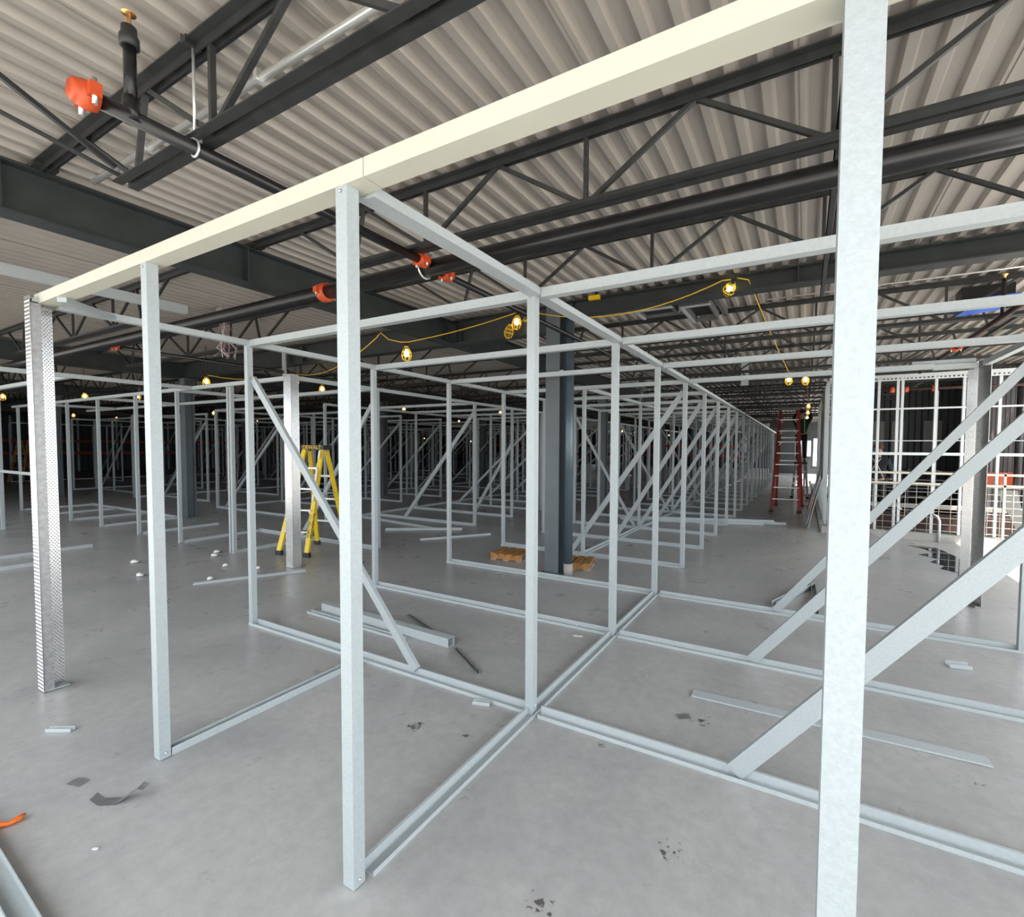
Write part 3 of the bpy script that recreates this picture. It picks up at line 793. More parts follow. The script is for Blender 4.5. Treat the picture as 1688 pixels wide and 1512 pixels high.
def far_line(x, y0, y1, step, k):
    t = empty('stud_frame', (x, y0, 0), '%s long wall frame running back into the dark left of the yellow ladder' % ORD[k], 'metal frame', 'rear long frames')
    top_track(t, 'y', y0, y1, x); floor_track(t, 'y', y0, y1, x, 1, False)
    y = y0
    while y < y1: post(t, x, y, PM_TH); y += step
for k, x in enumerate((-9.2, -13.6, -18.4, -23.2, -30)): far_line(x, 6.6, 27, 2.7, k+1)
# rows of bare studs before the rear walls
t = empty('stud_frame', (-38, 20, 0), 'dense row of studs in front of the dark left wall', 'metal frame')
me = post_mesh(0.09, 0.09, 3.2)
for k in range(34): place('post', me, t, (-38.5, 4 + 0.9*k, 0.004))
t = empty('stud_frame', (-20, 36, 0), 'dense row of studs in front of the dark rear wall', 'metal frame')
for k in range(36): place('post', me, t, (-37 + 0.95*k, 36, 0.004))
for i, z in enumerate((1.05, 1.75)):
    o = MB().box(-38.458, -38.36, 3, 35.5, z, z+0.16).build('wall_rail', M_RED); tag(o, ('lower', 'upper')[i] + ' orange red rail across the studs on the dark left wall', 'rail')
    o = MB().box(-37, -4, 35.86, 35.958, z, z+0.16).build('wall_rail', M_RED); tag(o, ('lower', 'upper')[i] + ' orange red rail across the studs on the dark rear wall', 'rail')

# ------------------------------------------------------------------ right side: curb, bright stud wall, wire fence, room behind
MB().box(0.33, 4.6, 10.62, 10.78, 0, 0.135).build('trim_1', M_CURB, kind='structure')
MB().box(0.30, 0.46, 10.78, 28, 0, 0.135).build('trim_2', M_CURB, kind='structure')
t = empty('stud_frame', (2.2, 10.7, 0.135), 'tall bright zinc stud wall on the concrete curb behind the wire fence', 'metal frame')
BS = MB().prism([(-0.021, -0.03), (0.021, -0.03), (0.021, 0.03), (-0.021, 0.03)], 'z', 0, 2.85).mesh('post', M_BRIGHT)
for x in (0.50, 0.86, 1.21, 1.50, 1.57, 2.06, 2.45, 2.93, 3.35, 3.9, 4.5): place('post', BS, t, (x, 10.70, 0.137))
mb = MB(); mb.box(0.40, 4.6, 10.65, 10.75, 2.985, 3.045); o = mb.build('head_track', M_BRIGHT, t)
mb = MB()
for k in range(70): mb.box(0.45+0.06*k, 0.478+0.06*k, 10.644, 10.65, 2.955, 2.985)
mb.box(0.40, 4.6, 10.646, 10.652, 2.93, 2.955)
mb.build('slotted_flange', M_BRIGHT, t)
for z, h in ((2.41, 0.03), (1.58, 0.05), (1.82, 0.012)): MB().box(0.45, 3.9, 10.652, 10.664, z-h/2, z+h/2).build('strap', M_BRIGHT, t)
t = empty('wire_fence', (2.2, 10.64, 0.135), 'low cream wire fence with double top rail along the curb', 'fence')
for z in (1.04, 1.23): MB().box(0.42, 3.6, 10.60, 10.64, z-0.018, z+0.018).build('rail', M_MESH, t)
for x in (0.46, 3.02): MB().box(x-0.016, x+0.016, 10.60, 10.645, 0.135, 1.26).build('fence_post', M_MESH, t)
wv = MB().tube([(0, 0, 0.16), (0, 0, 1.03)], 0.0045, 5).mesh('wire', M_MESH)
for k in range(20): place('wire', wv, t, (0.5+0.165*k, 10.615, 0))
for k in range(8): MB().tube([(0.44, 10.622, 0.20+0.115*k), (3.6, 10.622, 0.20+0.115*k + 0.004*(k % 3))], 0.0045, 5).build('wire', M_MESH, t)
t = empty('bent_pipe', (2.1, 10.58, 0), 'white bent pipe end standing before the curb', 'pipe')
MB().tube([(2.16, 10.585, 0), (2.16, 10.585, 0.38), (2.13, 10.585, 0.46), (2.06, 10.585, 0.50)], 0.022, 10).build('pipe', M_BRIGHT, t)
# stud wall along the corridor, pale sheets on it
t = empty('stud_frame', (0.37, 14, 0.135), 'corridor side stud wall of bright zinc studs with pale sheathing', 'metal frame')
for k in range(14): place('post', BS, t, (0.40, 10.95+0.6*k, 0.137))
MB().box(0.36, 0.44, 10.9, 19.2, 2.985, 3.03).build('head_track', M_BRIGHT, t)
for k in range(2): MB().box(0.345, 0.368, 11.2+1.25*k, 12.42+1.25*k, 1.0, 2.96).build('sheathing_panel', M_SHEET, t, label='pale sheathing panel')
for i, (y, w, h, lean, lb) in enumerate([(10.95, 0.5, 1.05, 0.20, 'pale sheet leaning lowest against the corridor stud wall end'), (11.6, 0.6, 1.2, 0.22, 'pale sheet leaning second along the corridor stud wall'), (12.4, 0.7, 1.15, 0.24, 'pale sheet leaning third along the corridor stud wall')]):
    mb = MB(); b = (0.29-lean, y, 0.0); q = (0.335, y, h)
    dx = 0.012
    mb.add([(b[0], y, 0), (b[0]+dx, y, 0), (q[0], y, h), (q[0]-dx, y, h), (b[0], y+w, 0), (b[0]+dx, y+w, 0), (q[0], y+w, h), (q[0]-dx, y+w, h)],
           [(0,1,2,3),(7,6,5,4),(0,4,5,1),(1,5,6,2),(2,6,7,3),(3,7,4,0)])
    tag(mb.build('leaning_sheet', M_SHEET), lb, 'sheet')
mb = MB(); mb.lathe([(0.16, 0.0), (0.16, 0.02), (0.10, 0.03), (0.03, 0.42), (0.02, 0.43)], (0.22, 15.3, 0), 12)
tag(mb.build('traffic_cone', M_TAPE), 'small orange cone by the corridor wall near the red ladder', 'cone')
# narrow open door frame further down the corridor
t = empty('stud_frame', (0.25, 19, 0), 'narrow upright frame beside the corridor lamps near the bright end', 'metal frame')
for x in (-0.02, 0.75): MB().box(x, x+0.06, 19.0, 19.08, 0, 2.6).build('post', M_TRACK, t)
MB().box(0.04, 0.75, 19.0, 19.08, 0.0, 0.05).build('floor_track', M_TRACK, t)
# dark room behind the fence
corrugated('wall_right_return', (4.6, 13.7), (3.5, 13.7), 0, 3.6, 0.075, 0.012, M_CORR, kind='structure')
corrugated('wall_inner', (4.6, 17.0), (1.5, 17.0), 0, 3.6, 0.3, 0.03, M_DARKWALL, kind='structure')
for k, (x, w) in enumerate([(1.75, 0.32), (2.25, 0.3), (3.0, 0.42)]):
    tag(MB().box(x, x+w, 16.9, 16.95, 1.55, 2.5).build('grey_board', M_HVAC), 'pale grey panel on the dark room wall, %s from the corridor' % ORD[k+1], 'panel')
tag(MB().box(0.5, 4.4, 11.6, 11.9, 0.05, 0.36).build('low_beam', M_BROWN), 'long rusty brown beam lying behind the wire fence', 'beam')
tag(MB().box(0.5, 4.4, 12.3, 12.45, 0.42, 0.50).build('pale_beam', M_CURB), 'pale horizontal beam behind the rusty brown beam', 'beam')
for k, (x, z) in enumerate([(1.3, 2.3), (1.95, 2.6), (2.7, 2.4), (3.5, 2.7)]):
    tag(MB().box(x, x+0.05, 14.0, 14.05, 0, 3.05).build('steel_stud', M_TRACK), '%s thin stud standing in the dark room behind the fence' % ORD[k+1], 'stud')
t = empty('storage_rack', (2.4, 15.5, 0), 'dark low rack of shelves in the room behind the fence', 'shelf')
for z in (0.2, 0.42, 0.64, 0.86, 1.08): MB().box(1.2, 3.6, 15.2, 15.8, z, z+0.03).build('shelf', M_HVAC, t)
for x in (1.2, 2.4, 3.56): MB().box(x, x+0.04, 15.2, 15.8, 0, 1.15).build('upright', M_RACK, t)
t = empty('dark_post', (3.9, 13.2, 0), 'dark round post with grey zinc side at the right picture edge', 'post')
MB().tube([(3.92, 13.1, 0.0), (3.92, 13.1, 3.46)], 0.07, 14).build('shaft', M_PIPEB, t)
MB().box(4.0, 4.16, 13.05, 13.15, 0, 3.46).build('zinc_side', M_TREADB, t)
o = MB().box(3.4, 4.5, 13.3, 13.36, 0.90, 1.18).build('orange_board', M_RED); tag(o, 'orange board behind the fence near the right picture edge', 'board')
mb = MB(); mb.add([(3.02, 11.0, 0.95), (3.30, 11.0, 0.95), (3.42, 11.0, 0.35), (3.30, 11.0, 0.28), (3.02, 11.03, 0.95), (3.30, 11.03, 0.95), (3.42, 11.03, 0.35), (3.30, 11.03, 0.28)],
       [(0,1,2,3),(7,6,5,4),(0,4,5,1),(1,5,6,2),(2,6,7,3),(3,7,4,0)])
tag(mb.build('hanging_sheet', M_HVAC), 'pale grey pointed sheet hanging behind the fence at right', 'sheet')
# puddle
pts = [(1.60, 9.95), (1.82, 10.0), (2.0, 9.95), (2.06, 9.6), (2.12, 9.2), (2.08, 8.7), (2.14, 8.2), (2.05, 7.75), (1.80, 7.80), (1.86, 8.02), (1.70, 8.2), (1.80, 8.42), (1.66, 8.65), (1.84, 8.9), (1.62, 9.15), (1.85, 9.4), (1.80, 9.7)]
mb = MB(); n = len(pts); mb.add([(x, y, 0.003) for x, y in pts] + [(x, y, 0.0003) for x, y in pts], [tuple(range(n))] + [(i, (i+1) % n, n+(i+1) % n, n+i) for i in range(n)])
tag(mb.build('puddle', M_WATER), 'shallow puddle with ragged edge before the curb', 'puddle')

# ------------------------------------------------------------------ string lights and cords
def lamp(loc, tilt, label, lit=True):
    t = empty('cage_lamp', loc, label, 'lamp', 'yellow caged work lamps')
    x, y, z = loc
    MB().lathe([(0.012, 0.03), (0.022, 0.025), (0.024, -0.03), (0.020, -0.045)], (x, y, z), 10).build('socket', M_SOCKET, t)
    if lit:
        MB().lathe([(0.012, -0.045), (0.016, -0.06), (0.031, -0.09), (0.033, -0.105), (0.024, -0.13), (0.006, -0.139)], (x, y, z), 12).build('bulb', M_BULB, t)
    c = MB(); prof = [(0.024, -0.02), (0.052, -0.075), (0.062, -0.12), (0.048, -0.17), (0.012, -0.195)]
    for k in range(7):
        a = 2*math.pi*k/7
        c.tube([(x+r*math.cos(a), y+r*math.sin(a), z+h) for r, h in prof], 0.004, 5)
    for r, h in ((0.053, -0.075), (0.063, -0.12), (0.026, -0.19)):
        c.tube([(x+r*math.cos(2*math.pi*k/14), y+r*math.sin(2*math.pi*k/14), z+h) for k in range(15)], 0.0045, 5, False)
    c.lathe([(0.026, -0.03), (0.028, -0.028), (0.028, -0.008), (0.022, -0.006)], (x, y, z), 10)
    c.build('cage', M_YELLOW, t)
    t.rotation_euler = tilt
    return t
lamp((-0.70, 5.22, 3.38), (1.2, 0.0, 0.5), 'caged lamp on the girder where the yellow cord turns down')
lamp((-3.33, 5.18, 3.37), (0.25, 0.35, 0), 'lit caged lamp on the girder with an empty cage hanging under it')
lamp((-3.43, 5.16, 3.26), (0.15, 0.35, 0), 'empty unlit yellow cage hanging under the girder lamp', lit=False)
L0 = lamp((-4.40, 4.29, 2.90), (0, 0, 0), 'caged lamp on the slack cord, second left from the slate column')
spec = [((-9.9, 4.66, 2.93), 'caged lamp over the left block between the second and third posts'), ((-14.4, 5.28, 2.92), 'caged lamp over the left block just left of the first header post'),
        ((-15.7, 4.72, 2.93), 'caged lamp over the left block beside the corner guard'), ((-17.9, 3.85, 2.93), 'caged lamp at the left picture edge'),
        ((-9.0, 6.4, 2.94), 'caged lamp to the right of the corner guard by the yellow ladder'), ((-8.2, 5.3, 2.93), 'caged lamp half hidden behind the corner guard by the yellow ladder'),
        ((-19.1, 9.2, 2.92), 'caged lamp deep behind the third post of the left block'), ((-24.0, 13.5, 2.93), 'small far lamp above the rear frames left of the yellow ladder'),
        ((-26.5, 7.6, 2.93), 'small far lamp low behind the corner guard'), ((-27.5, 9.3, 2.93), 'small far lamp behind the gap left of the first header post'),
        ((-11.1, 10.7, 2.93), 'caged lamp behind the third aisle post'), ((-14.3, 17.2, 2.94), 'far caged lamp right of the third aisle post'),
        ((-9.25, 13.3, 2.93), 'caged lamp peeking beside the fourth aisle post'), ((-34.0, 38.0-2.5, 2.6), 'orange glowing far lamp low in the dark rear rows'),
        ((-28.0, 35.4, 2.3), 'lowest far lamp in the dark rear rows'), ((-12.1, 26.5, 2.9), 'far lamp behind the braces left of the second spine post'),
        ((-10.9, 30.0, 2.9), 'far lamp, left one of the pair behind the spine posts'), ((-10.8, 32.3, 2.9), 'far lamp, right one of the pair behind the spine posts'), ((-10.3, 40.0, 2.9), 'tiny far lamp near the rear steel column'),
        ((-0.28, 9.23, 2.97), 'big lit lamp at the corridor mouth where the cord comes down'), ((-0.02, 9.36, 2.97), 'second lamp at the corridor mouth, right of the big one'),
        ((0.06, 15.0, 2.97), 'corridor lamp, third of the row going back'), ((0.06, 17.6, 2.97), 'corridor lamp, fourth of the row going back'), ((0.05, 20.4, 2.97), 'corridor lamp, fifth of the row going back'),
        ((0.05, 23.4, 2.97), 'corridor lamp, sixth of the row going back'), ((0.05, 26.5, 2.97), 'corridor lamp, seventh of the row going back'), ((0.05, 29.6, 2.97), 'corridor lamp, last of the row before the bright end')]
for p, lb in spec:
    c = copy_tree(L0); c.location = p; c['label'] = lb
    MB().tube([(p[0], p[1], p[2]+0.02), (p[0], p[1], 3.495)], 0.005, 5).build('drop_cord', M_SOCKET, c)
    c.rotation_euler = (0, 0, random.uniform(0, 3))
def sag(p, q, d, n=10):
    p, q = Vector(p), Vector(q)
    return [p.lerp(q, i/n) - Vector((0, 0, d*4*(i/n)*(1-i/n))) for i in range(n+1)]
def cord(pts, label, r=0.0065, m=None):
    tag(MB().tube(pts, r, 6).build('light_cord', m or M_CORD), label, 'cord')
cord(sag((-0.28, 9.23, 3.0), (-0.56, 5.28, 3.40), 0.03) + [(-0.66, 5.2, 3.41)], 'yellow cord dropping from the girder lamp to the corridor mouth lamps')
cord([(-0.72, 5.19, 3.40)] + sag((-0.80, 5.18, 3.40), (-3.10, 5.10, 3.36), 0.20, 14) + [(-3.26, 5.16, 3.26), (-3.32, 5.18, 3.39)], 'yellow cord sagging between the two girder lamps')
o = MB().tube([(-3.20, 5.13, 3.255), (-3.05, 5.11, 3.275)], 0.017, 8).build('cord_plug', M_YELLOW); tag(o, 'yellow cord connector beside the girder lamp', 'connector')
cord(sag((-3.34, 5.18, 3.40), (-4.38, 4.29, 2.94), 0.03, 10) + [(-4.42, 4.22, 2.93), (-4.45, 4.05, 2.93), (-4.5, 3.98, 3.0), (-4.5, 3.93, 2.95)] + sag((-4.5, 3.93, 2.94), (-8.2, 5.3, 2.96), 0.18, 10) + sag((-8.2, 5.3, 2.96), (-9.9, 4.66, 2.96), 0.1, 6), 'yellow cord running left from the girder lamp past the slack lamp')
cord(sag((-9.9, 4.66, 2.96), (-14.4, 5.28, 2.95), 0.12, 8) + sag((-14.4, 5.28, 2.95), (-17.9, 3.85, 2.96), 0.1, 8), 'thin cord joining the lamps over the left block', m=M_SOCKET)
cord(sag((-0.28, 9.23, 3.0), (-0.02, 9.36, 3.0), 0.03, 6) + sag((0.0, 9.4, 3.0), (0.06, 15.0, 3.0), 0.04, 8) + sag((0.06, 15, 3.0), (0.05, 22, 3.0), 0.05, 8) + sag((0.05, 22, 3.0), (0.05, 29.6, 3.0), 0.05, 8), 'yellow cord along the row of corridor lamps')

# ------------------------------------------------------------------ step ladders
def step_ladder(name, label, cat, ff, rf, top, steps, m_rail, railw, raild, writing=None, cap=M_BLACK, step_m=M_ALU):
    """ff, rf: two front and two rear foot points; top: the two ends of the top cap"""
    c = sum((Vector(p) for p in ff + rf), Vector())/4
    t = empty(name, (c.x, c.y, 0), label, cat)
    F = [Vector(p) for p in ff]; Rr = [Vector(p) for p in rf]; Tp = [Vector(p) for p in top]
    side = (F[1]-F[0]).normalized()
    depth = ((Rr[0]+Rr[1])/2 - (F[0]+F[1])/2); depth.z = 0; depth.normalize()
    rails = []
    for i in range(2):
        rails.append((F[i] + Vector((0, 0, 0.05)), Tp[i] - depth*0.03))
        o = MB().bar(rails[-1][0], rails[-1][1], raild, railw, side).build('front_rail', m_rail, t)
        MB().bar(F[i], F[i] + Vector((0, 0, 0.07)), raild*1.25, railw*1.5, side).build('foot', M_BLACK, o, label='black rubber foot')
        o = MB().bar(Rr[i] + Vector((0, 0, 0.05)), Tp[i] + depth*0.06 - Vector((0, 0, 0.05)), raild*0.8, railw*0.9, side).build('rear_rail', m_rail, t)
        MB().bar(Rr[i], Rr[i] + Vector((0, 0, 0.07)), raild, railw*1.4, side).build('foot', M_BLACK, o, label='black rubber foot')
    for k in range(1, steps+1):
        f = k/(steps+1)
        a = rails[0][0].lerp(rails[0][1], f); b = rails[1][0].lerp(rails[1][1], f)
        MB().bar(a, b, 0.085, 0.025).build('step', step_m, t)
        for p, q in ((a, b), (b, a)):
            if k >= steps-2:
                MB().bar(p - Vector((0, 0, 0.12)), p.lerp(q, 0.22), 0.012, 0.012).build('knee_brace', step_m, t)
    for k in (1, 2, 3):
        f = k/4.2
        a = (Rr[0]+Vector((0,0,0.05))).lerp(Tp[0]+depth*0.06, f); b = (Rr[1]+Vector((0,0,0.05))).lerp(Tp[1]+depth*0.06, f)
        MB().bar(a, b, 0.02, 0.03).build('rear_crossbar', step_m, t)
    for i in range(2):
        f = 0.55
        a = rails[i][0].lerp(rails[i][1], f); b = (Rr[i]+Vector((0,0,0.05))).lerp(Tp[i]+depth*0.06, f)
        MB().bar(a, b, 0.008, 0.02).build('spreader', step_m, t)
    mid = (Tp[0]+Tp[1])/2; w = (Tp[1]-Tp[0]).length + 0.10
    mb = MB(); mb.bar(mid - side*w/2 + depth*0.02, mid + side*w/2 + depth*0.02, 0.17, 0.07)
    o = mb.build('top_cap', cap, t)
    return t, rails, Tp, side, depth, o
yl = step_ladder('step_ladder', 'yellow fiberglass step ladder standing by the tread plate guard', 'ladder', [(-6.93, 4.18, 0), (-6.43, 4.29, 0)], [(-7.12, 4.94, 0), (-6.55, 5.07, 0)], [(-6.84, 4.59, 1.62), (-6.52, 4.65, 1.62)], 4, M_LADY, 0.075, 0.034)
def lettering(text, size, m, parent, origin, xdir, ydir, name='lettering'):
    cu = bpy.data.curves.new(name, 'FONT'); cu.body = text; cu.size = size; cu.extrude = 0.001; cu.align_x = 'CENTER'; cu.align_y = 'CENTER'
    cu.materials.append(m)
    o = bpy.data.objects.new(name, cu); COL.objects.link(o)
    x = Vector(xdir).normalized(); y = Vector(ydir); y = (y - x*y.dot(x)).normalized(); z = x.cross(y)
    bpy.context.view_layer.update()
    me = bpy.data.meshes.new_from_object(o.evaluated_get(bpy.context.evaluated_depsgraph_get()))
    bpy.data.objects.remove(o); o = bpy.data.objects.new(name, me); COL.objects.link(o)
    base = world_origin(parent); p = Vector(origin) - base
    o.matrix_local = Matrix(((x.x, y.x, z.x, p.x), (x.y, y.y, z.y, p.y), (x.z, y.z, z.z, p.z), (0, 0, 0, 1)))
    o.parent = parent
    return o
t, rails, Tp, side, depth, capo = yl
fr = -depth
lettering('DEWALT', 0.085, M_YELLOW, t, (Tp[0]+Tp[1])/2 + depth*0.02 + fr*0.088, side, (0, 0, 1)).name = 'cap_lettering'
a, b = rails[1]
rd = (b-a).normalized()
out = side
lettering('FEATHERLITE', 0.062, M_BLACK, t, a.lerp(b, 0.26) + out*0.0385, rd, rd.cross(out) * -1).name = 'rail_lettering'
lettering('FEATHERLITE', 0.058, M_BLACK, t, a.lerp(b, 0.26) - depth*0.045*1.0, rd, side).name = 'rail_lettering'
for f, h in ((0.93, 0.12), (0.72, 0.20), (0.52, 0.10)):
    c = a.lerp(b, f) - depth*0.040
    MB().bar(c - rd*h/2, c + rd*h/2, 0.036, 0.006, depth).build('sticker', M_WHITE, t, label='white warning sticker')
step_ladder('step_ladder', 'tall red fiberglass step ladder standing in the corridor', 'ladder', [(-0.735, 13.40, 0), (-0.09, 13.48, 0)], [(-0.70, 15.0, 0), (-0.03, 15.1, 0)], [(-0.60, 14.15, 2.74), (-0.18, 14.2, 2.74)], 8, M_LADR, 0.075, 0.035, cap=M_HVAC)
step_ladder('step_ladder', 'grey step ladder under the worker far down the corridor', 'ladder', [(-0.35, 17.7, 0), (0.12, 17.7, 0)], [(-0.35, 18.7, 0), (0.12, 18.7, 0)], [(-0.26, 18.25, 1.18), (0.04, 18.25, 1.18)], 3, M_ALU, 0.07, 0.03)
step_ladder('step_ladder', 'orange step ladder in the dark at the left picture edge', 'ladder', [(-28.6, 6.2, 0), (-28.2, 6.5, 0)], [(-29.1, 7.0, 0), (-28.7, 7.3, 0)], [(-28.75, 6.6, 1.85), (-28.45, 6.8, 1.85)], 5, M_WOOD, 0.08, 0.035)

# ------------------------------------------------------------------ pallets
def pallet(loc, rz, w, d, label):
    t = empty('wooden_pallet', (0, 0, 0), label, 'pallet')
    for i in range(3): MB().box(-w/2, w/2, -d/2+i*(d-0.04)/2, -d/2+0.04+i*(d-0.04)/2, 0.016, 0.085).build('stringer', M_WOOD if i != 1 else M_WOODE, t)
    for i in range(4): MB().box(-w/2+i*(w-0.09)/3, -w/2+0.09+i*(w-0.09)/3, -d/2, d/2, 0.085, 0.101).build('deck_board', M_WOOD, t)
    for i in range(3): MB().box(-w/2+i*(w-0.09)/2, -w/2+0.09+i*(w-0.09)/2, -d/2, d/2, 0.0, 0.016).build('bottom_board', M_WOODE, t)
    t.location = loc; t.rotation_euler = (0, 0, rz)
pallet((-3.80, 5.78, 0), 0.12, 0.50, 0.42, 'small wooden pallet on the floor left of the slate column')
pallet((-2.78, 5.80, 0), 0.25, 0.50, 0.42, 'small wooden pallet on the floor behind the round pipe')

# ------------------------------------------------------------------ loose pieces
def loose(name, p, q, w, h, label, m=None, cat='metal piece', z=None, open_end=False):
    p, q = Vector((*p, 0.002 + (z or 0))), Vector((*q, 0.002 + (z or 0)))
    d = (q-p).normalized(); n = Vector((-d.y, d.x, 0)); t = 0.004; mb = MB()
    def wall(o0, o1, z0, z1):
        vs = []
        for c in (p, q):
            for o, zz in ((o0, z0), (o1, z0), (o1, z1), (o0, z1)): vs.append(c + n*o + Vector((0, 0, zz)))
        mb.add(vs, [(0,1,2,3),(7,6,5,4),(0,4,5,1),(1,5,6,2),(2,6,7,3),(3,7,4,0)])
    if h > 0.012:
        wall(-w/2, w/2, 0, t); wall(-w/2, -w/2+t, t, h); wall(w/2-t, w/2, t, h)
        if open_end: wall(-w/2+t, w/2-t, h-t, h)
    else: wall(-w/2, w/2, 0, h)
    tag(mb.build(name, m or M_TRACK), label, cat)
loose('box_beam', (-4.20, 2.99), (-2.52, 2.93), 0.075, 0.075, 'bright hollow box beam lying behind the first cross wall', open_end=True)
loose('loose_track', (-4.26, 2.86), (-2.95, 2.83), 0.05, 0.022, 'thin track lying against the hollow box beam')
loose('loose_track', (-3.36, 3.27), (-2.62, 2.98), 0.03, 0.02, 'dark narrow track lying aslant behind the box beam', M_TREADB)
loose('loose_track', (-2.46, 2.90), (-2.04, 2.66), 0.03, 0.02, 'dark narrow track lying aslant before the box beam end', M_TREADB)
loose('flat_stud', (-0.62, 3.14), (0.90, 3.19), 0.085, 0.010, 'long flat galvanized stud lying inside the second room right of the spine')
loose('loose_track', (-0.24, 5.33), (0.13, 6.36), 0.05, 0.055, 'short bright track lying on the floor with its end against a dark piece')
loose('loose_track', (0.13, 6.34), (0.14, 5.26), 0.05, 0.05, 'dark track lying across the end of the short bright one', M_TREADB)
loose('loose_track', (-6.30, 2.78), (-5.72, 3.80), 0.07, 0.015, 'flat grey strip lying at the foot of the far tread plate guard')
loose('loose_track', (-3.2, 0.523), (-1.9, 0.477), 0.066, 0.04, 'channel lying at the bottom left picture corner')
for k, (p, q, z) in enumerate([((-3.75, 10.25), (-0.32, 11.30), 0), ((-3.65, 10.12), (-0.75, 11.02), 0), ((-3.2, 10.2), (-0.55, 11.12), 0.055)]):
    loose('loose_track', p, q, 0.07, 0.05, '%s long track in the bundle lying across the studs toward the corridor' % ('rear', 'front', 'upper')[k], z=z)
loose('loose_track', (-8.9, 7.35), (-6.4, 7.0), 0.06, 0.04, 'long loose track lying in the aisle behind the third aisle post')
loose('loose_track', (-7.2, 6.45), (-5.95, 7.25), 0.06, 0.04, 'loose track lying aslant in the aisle behind the third aisle post')
loose('loose_track', (-5.9, 6.05), (-5.15, 7.1), 0.05, 0.03, 'short bright loose track pointing at the third aisle post')
loose('track_offcut', (-3.77, 0.93), (-3.65, 1.0), 0.03, 0.02, 'short bright offcut lying before the header posts')
loose('track_offcut', (-1.83, 2.335), (-1.72, 2.37), 0.03, 0.022, 'short offcut lying against the first floor track')
loose('track_offcut', (1.00, 4.50), (1.14, 4.53), 0.07, 0.03, 'small bent pale offcut lying in the third room right of the spine')
loose('track_offcut', (-1.0, 5.17), (-0.88, 5.17), 0.04, 0.03, 'tiny pale offcut behind the third cross wall right of the spine')
loose('paper_scrap', (-1.82, 3.84), (-1.76, 3.87), 0.05, 0.02, 'white folded scrap near the second cross wall track', M_WHITE, 'scrap')
loose('paper_scrap', (-1.74, 3.62), (-1.66, 3.64), 0.02, 0.004, 'flat white scrap below the second cross wall track', M_WHITE, 'scrap')
loose('dark_scrap', (-0.64, 2.82), (-0.58, 2.86), 0.05, 0.003, 'square grey scrap near the loose flat stud', M_TREADB, 'scrap')
loose('foil_scrap', (-3.10, 0.84), (-3.03, 0.86), 0.05, 0.003, 'flat grey foil scrap before the header posts', M_GREYPL, 'scrap')
loose('paper_scrap', (-2.50, 0.73), (-2.48, 0.74), 0.008, 0.004, 'tiny white scrap on the bare front floor', M_WHITE, 'scrap')
bits = [(-8.17, 2.91, 0.16, 'thin pale offcut lying in the aisle left of the double post'), (-7.28, 2.64, 0.10, 'crumpled white scrap in the aisle before the left block'), (-7.88, 3.80, 0.12, 'white scrap beside the double post of the left block'),
        (-7.66, 3.66, 0.10, 'second white scrap beside the double post of the left block'), (-6.88, 3.42, 0.08, 'small white scrap between double post and tread plate guard'), (-6.35, 2.98, 0.06, 'small white scrap left of the grey floor strip'), (-6.35, 3.55, 0.05, 'small white ball of paper near the far tread plate guard')]
for k, (x, y, s, lb) in enumerate(bits):
    mb = MB(); mb.lathe([(s*0.3, 0.0), (s*0.5, 0.012), (s*0.35, 0.03), (s*0.1, 0.04)], (x, y, 0.001), 7)
    for i, v in enumerate(mb.v): mb.v[i] = (x + (v[0]-x)*(1.3 if k % 2 else 0.9), y + (v[1]-y)*(0.6 + 0.1*k), v[2] + (0.006 if i % 3 == 0 else 0))
    tag(mb.build('paper_scrap', M_WHITE), lb, 'scrap')
# bent foil strip and orange tape
mb = MB(); w = 0.045
prof = [(-2.83, 0.835, 0.03), (-2.80, 0.852, 0.003), (-2.735, 0.893, 0.003), (-2.70, 0.935, 0.035), (-2.685, 0.955, 0.055), (-2.655, 0.965, 0.052)]
vs = []
for x, y, z in prof: vs += [(x-0.014, y+0.018, z), (x+0.014, y-0.018, z)]
mb.add(vs, [(2*i, 2*i+1, 2*i+3, 2*i+2) for i in range(len(prof)-1)])
vs2 = [(a, b, c+0.0015) for a, b, c in vs]; mb.add(vs2, [(2*i+2, 2*i+3, 2*i+1, 2*i) for i in range(len(prof)-1)])
tag(mb.build('metal_strip', M_GREYPL), 'bent shiny metal strip lying on the front floor', 'scrap')
mb = MB(); pts = [(-3.05, 0.56, 0.012), (-2.99, 0.585, 0.016), (-2.97, 0.605, 0.012), (-2.965, 0.635, 0.02), (-2.985, 0.655, 0.014)]
mb.tube(pts, [0.012, 0.014, 0.010, 0.015, 0.008], 7)
for i, v in enumerate(mb.v): mb.v[i] = (v[0], v[1], max(0.001, v[2]*0.8))
tag(mb.build('tape_scrap', M_TAPE), 'crumpled bright orange tape scrap at the left picture edge', 'scrap')

